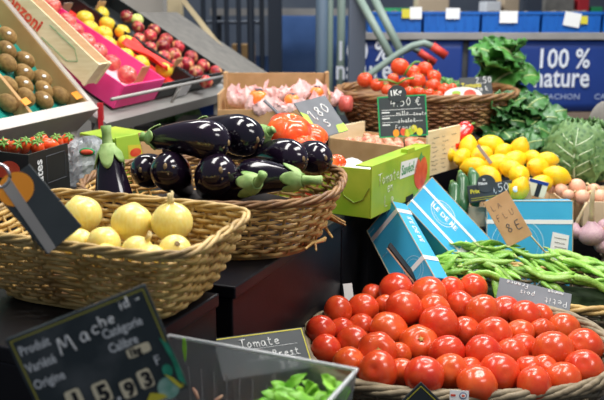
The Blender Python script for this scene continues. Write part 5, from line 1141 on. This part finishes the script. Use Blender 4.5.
for i, (a, c_, _) in enumerate(cr):
    xa, xb = at(a, 30, YB).x, at(c_, 30, YB).x
    r = thing('fish_crate', 'blue plastic crate on the counter, %s' % (place_word(i, 5) if i not in (0, 4) else ('leftmost' if i == 0 else 'cut off by the right edge of the photo')), 'crate', ((xa+xb)/2, YB+.2, zc), 'blue crates on the counter')
    crate(r, xa, YB, xb, YB+.4, zc, .105, .008, M['bluecrate'])
    b = MB(); b.box((xa-.006, YB-.006, zc+.092), (xb-xa+.012, 0, 0), (0, .014, 0), (0, 0, .014)); b.build('rim', M['bluecrate'], r)
    for k in range(6): b = MB(); b.box((xa+(xb-xa)*(.06+.165*k), YB-.003, zc+.02), (.012, 0, 0), (0, .004, 0), (0, 0, .07)); b.build('rib', M['bluecrate'], r)
    rr = random.Random(i); b = MB()
    for k in range(60): b.ell((rr.uniform(xa+.03, xb-.03), rr.uniform(YB+.04, YB+.36), zc+.05+rr.uniform(0, .05)), (.03, .02, .012), (V((1, 0, .3)).normalized(), V((0, 1, 0)), V((-.3, 0, 1)).normalized()), 8, 5)
    o = b.build('shellfish', M['oyster'], None, True, loc=((xa+xb)/2, YB+.2, zc+.01)); tag(o, 'heap of grey-brown shellfish filling the %s blue crate' % ['leftmost', 'second', 'third', 'fourth', 'cut-off rightmost'][i], 'shellfish'); o['kind'] = 'stuff'
for (a, bq, c_, d, m, lab) in ((402,6,410,15,'yellow_line','yellow tag on the leftmost blue crate'), (410,4,422,16,'white','white tag on the leftmost blue crate'), (446,5,460,16,'foam','pale tag on the second blue crate'), (500,8,518,20,'white','white tag on the third blue crate'), (566,8,582,22,'white','white tilted tag on the fourth blue crate'), (581,13,588,21,'yellow_line','yellow tag beside the tilted white tag')):
    Card('price_tag', lab, 'tag', at(a, bq+3, YB-.008), at(c_, bq+3+(3 if a == 566 else 0), YB-.008), at(a-(3 if a == 566 else 0), d+3, YB-.012), .004, M[m], bevel=0)
# boxes stacked on a rear counter
rc = thing('rear_counter', 'pale counter behind the blue crates in the far background', 'counter', (1.6, 6.4, 0)); b = MB(); b.box((.5, 6.2, 0), (3.2, 0, 0), (0, .5, 0), (0, 0, 1.42)); b.build('body', M['counter'], rc)
for (a, c_, h, m, nm, lab, Y) in ((372, 400, .09, 'foam', 'foam_box', 'white foam box far back, leftmost', 6.25), (384, 414, .13, 'greenplastic', 'plastic_tray', 'green tray behind the leftmost blue crate', 6.3), (418, 450, .2, 'beigebox', 'cardboard_box', 'beige box far behind the second blue crate', 6.3), (455, 480, .11, 'dark_cloth', 'dark_bag', 'dark box behind the second blue crate', 6.3), (486, 502, .18, 'foam', 'foam_box', 'white foam box behind the third blue crate', 6.3), (504, 520, .2, 'beigebox', 'cardboard_box', 'beige box far behind the third blue crate', 6.35), (545, 575, .2, 'wood_grey', 'wooden_box', 'grey wooden box far behind the fourth blue crate', 6.3), (578, 590, .22, 'red_paint', 'red_can', 'dark red can at the far right background', 6.3), (592, 604, .14, 'greenplastic', 'plastic_tray', 'green tray at the far right background', 6.3)):
    xa, xb = at(a, 5, Y).x, at(c_, 5, Y).x; b = MB(); b.box((xa, Y, 1.421), (xb-xa-.006, 0, 0), (0, .25, 0), (0, 0, h)); tag(b.build(nm, M[m], None, bevel=.006), lab, 'box')
p = at(536, 5, 5.6); b = MB(); b.box((p.x-.06, 5.6, 0), (.1, 0, 0), (0, .1, 0), (0, 0, 2.6)); tag(b.build('dark_post', M['cage'], None), 'dark post behind the fourth blue crate', 'post')
# right edge: brown box and grey bag
c = Card('cardboard_box', 'brown cardboard box cut off by the right edge, beside the cabbage', 'box', at(599, 150, 2.66), at(640, 149, 2.66), at(599, 190, 2.64), .1, M['cardboard'], part='carton_body')
p = at(603, 128, 3.05); b = MB(); b.grid(lambda u, v: p+V((.06*math.sin(pi*v)*math.cos(2*pi*u)*(1+.15*math.sin(8*pi*u)), .05*math.sin(pi*v)*math.sin(2*pi*u), -.1*math.cos(pi*v))), 24, 12, True); tag(b.build('grey_bag', M['wood_grey'], None, True, loc=p-V((0, 0, .1))), 'grey bag at the right edge above the cabbage', 'bag')
# ------------------------------------------------------------------ light
def area(loc, aim, sx, sy, power, col):
    l = bpy.data.lights.new('stall_or_fill_lamp', 'AREA'); l.shape = 'RECTANGLE'; l.size = sx; l.size_y = sy; l.energy = power; l.color = col
    o = bpy.data.objects.new('stall_or_fill_lamp', l); C.objects.link(o); o.location = loc; o.rotation_euler = (V(aim)-V(loc)).to_track_quat('-Z', 'Y').to_euler(); return o
area((.75, 1.7, 2.75), (.35, 2.0, 1), 1.3, .35, 34, (1., .96, .9))
area((-.5, 1.75, 2.7), (-.3, 1.6, 1.2), 1.1, .3, 20, (1., .97, .92))
area((1.25, .75, 2.5), (.55, 2.1, 1.0), .9, .3, 13, (1., .97, .93))  # added fill lamp, brightens the carton fronts from the camera's right
area((-.7, 3.3, 2.9), (-.7, 3.1, 1.3), 1.1, .35, 18, (1., .97, .92))
area((.9, 3.4, 2.9), (.8, 2.9, 1), 1.4, .4, 34, (1., .98, .95))
area((1.2, 3.6, 3.0), (1.3, 4.5, 1.3), 1.6, .4, 18, (.9, .95, 1.))
area((-.2, 6.0, 2.9), (-.2, 6.7, 1.2), 1.4, .4, 50, (.9, .95, 1.))  # added lamp, brightens the backdrop so the cage bars stand out dark
w = bpy.data.worlds.new('world'); bpy.context.scene.world = w; w.use_nodes = True
w.node_tree.nodes['Background'].inputs[0].default_value = (.72, .82, 1, 1); w.node_tree.nodes['Background'].inputs[1].default_value = .22
# ------------------------------------------------------------------ camera
cam = bpy.data.cameras.new('camera'); co = bpy.data.objects.new('camera', cam); C.objects.link(co)
co.location = CAM; co.rotation_euler = (pi/2-PITCH, 0, 0); cam.sensor_width = 36; cam.lens = F*36/604; cam.clip_start = .05
cam.dof.use_dof = True; cam.dof.focus_distance = 1.78; cam.dof.aperture_fstop = 5.0
sc = bpy.context.scene; sc.camera = co
sc.view_settings.view_transform = 'Standard'; sc.view_settings.look = 'None'; sc.view_settings.exposure = 0.12; sc.view_settings.gamma = 1; sc.view_settings.use_curve_mapping = False
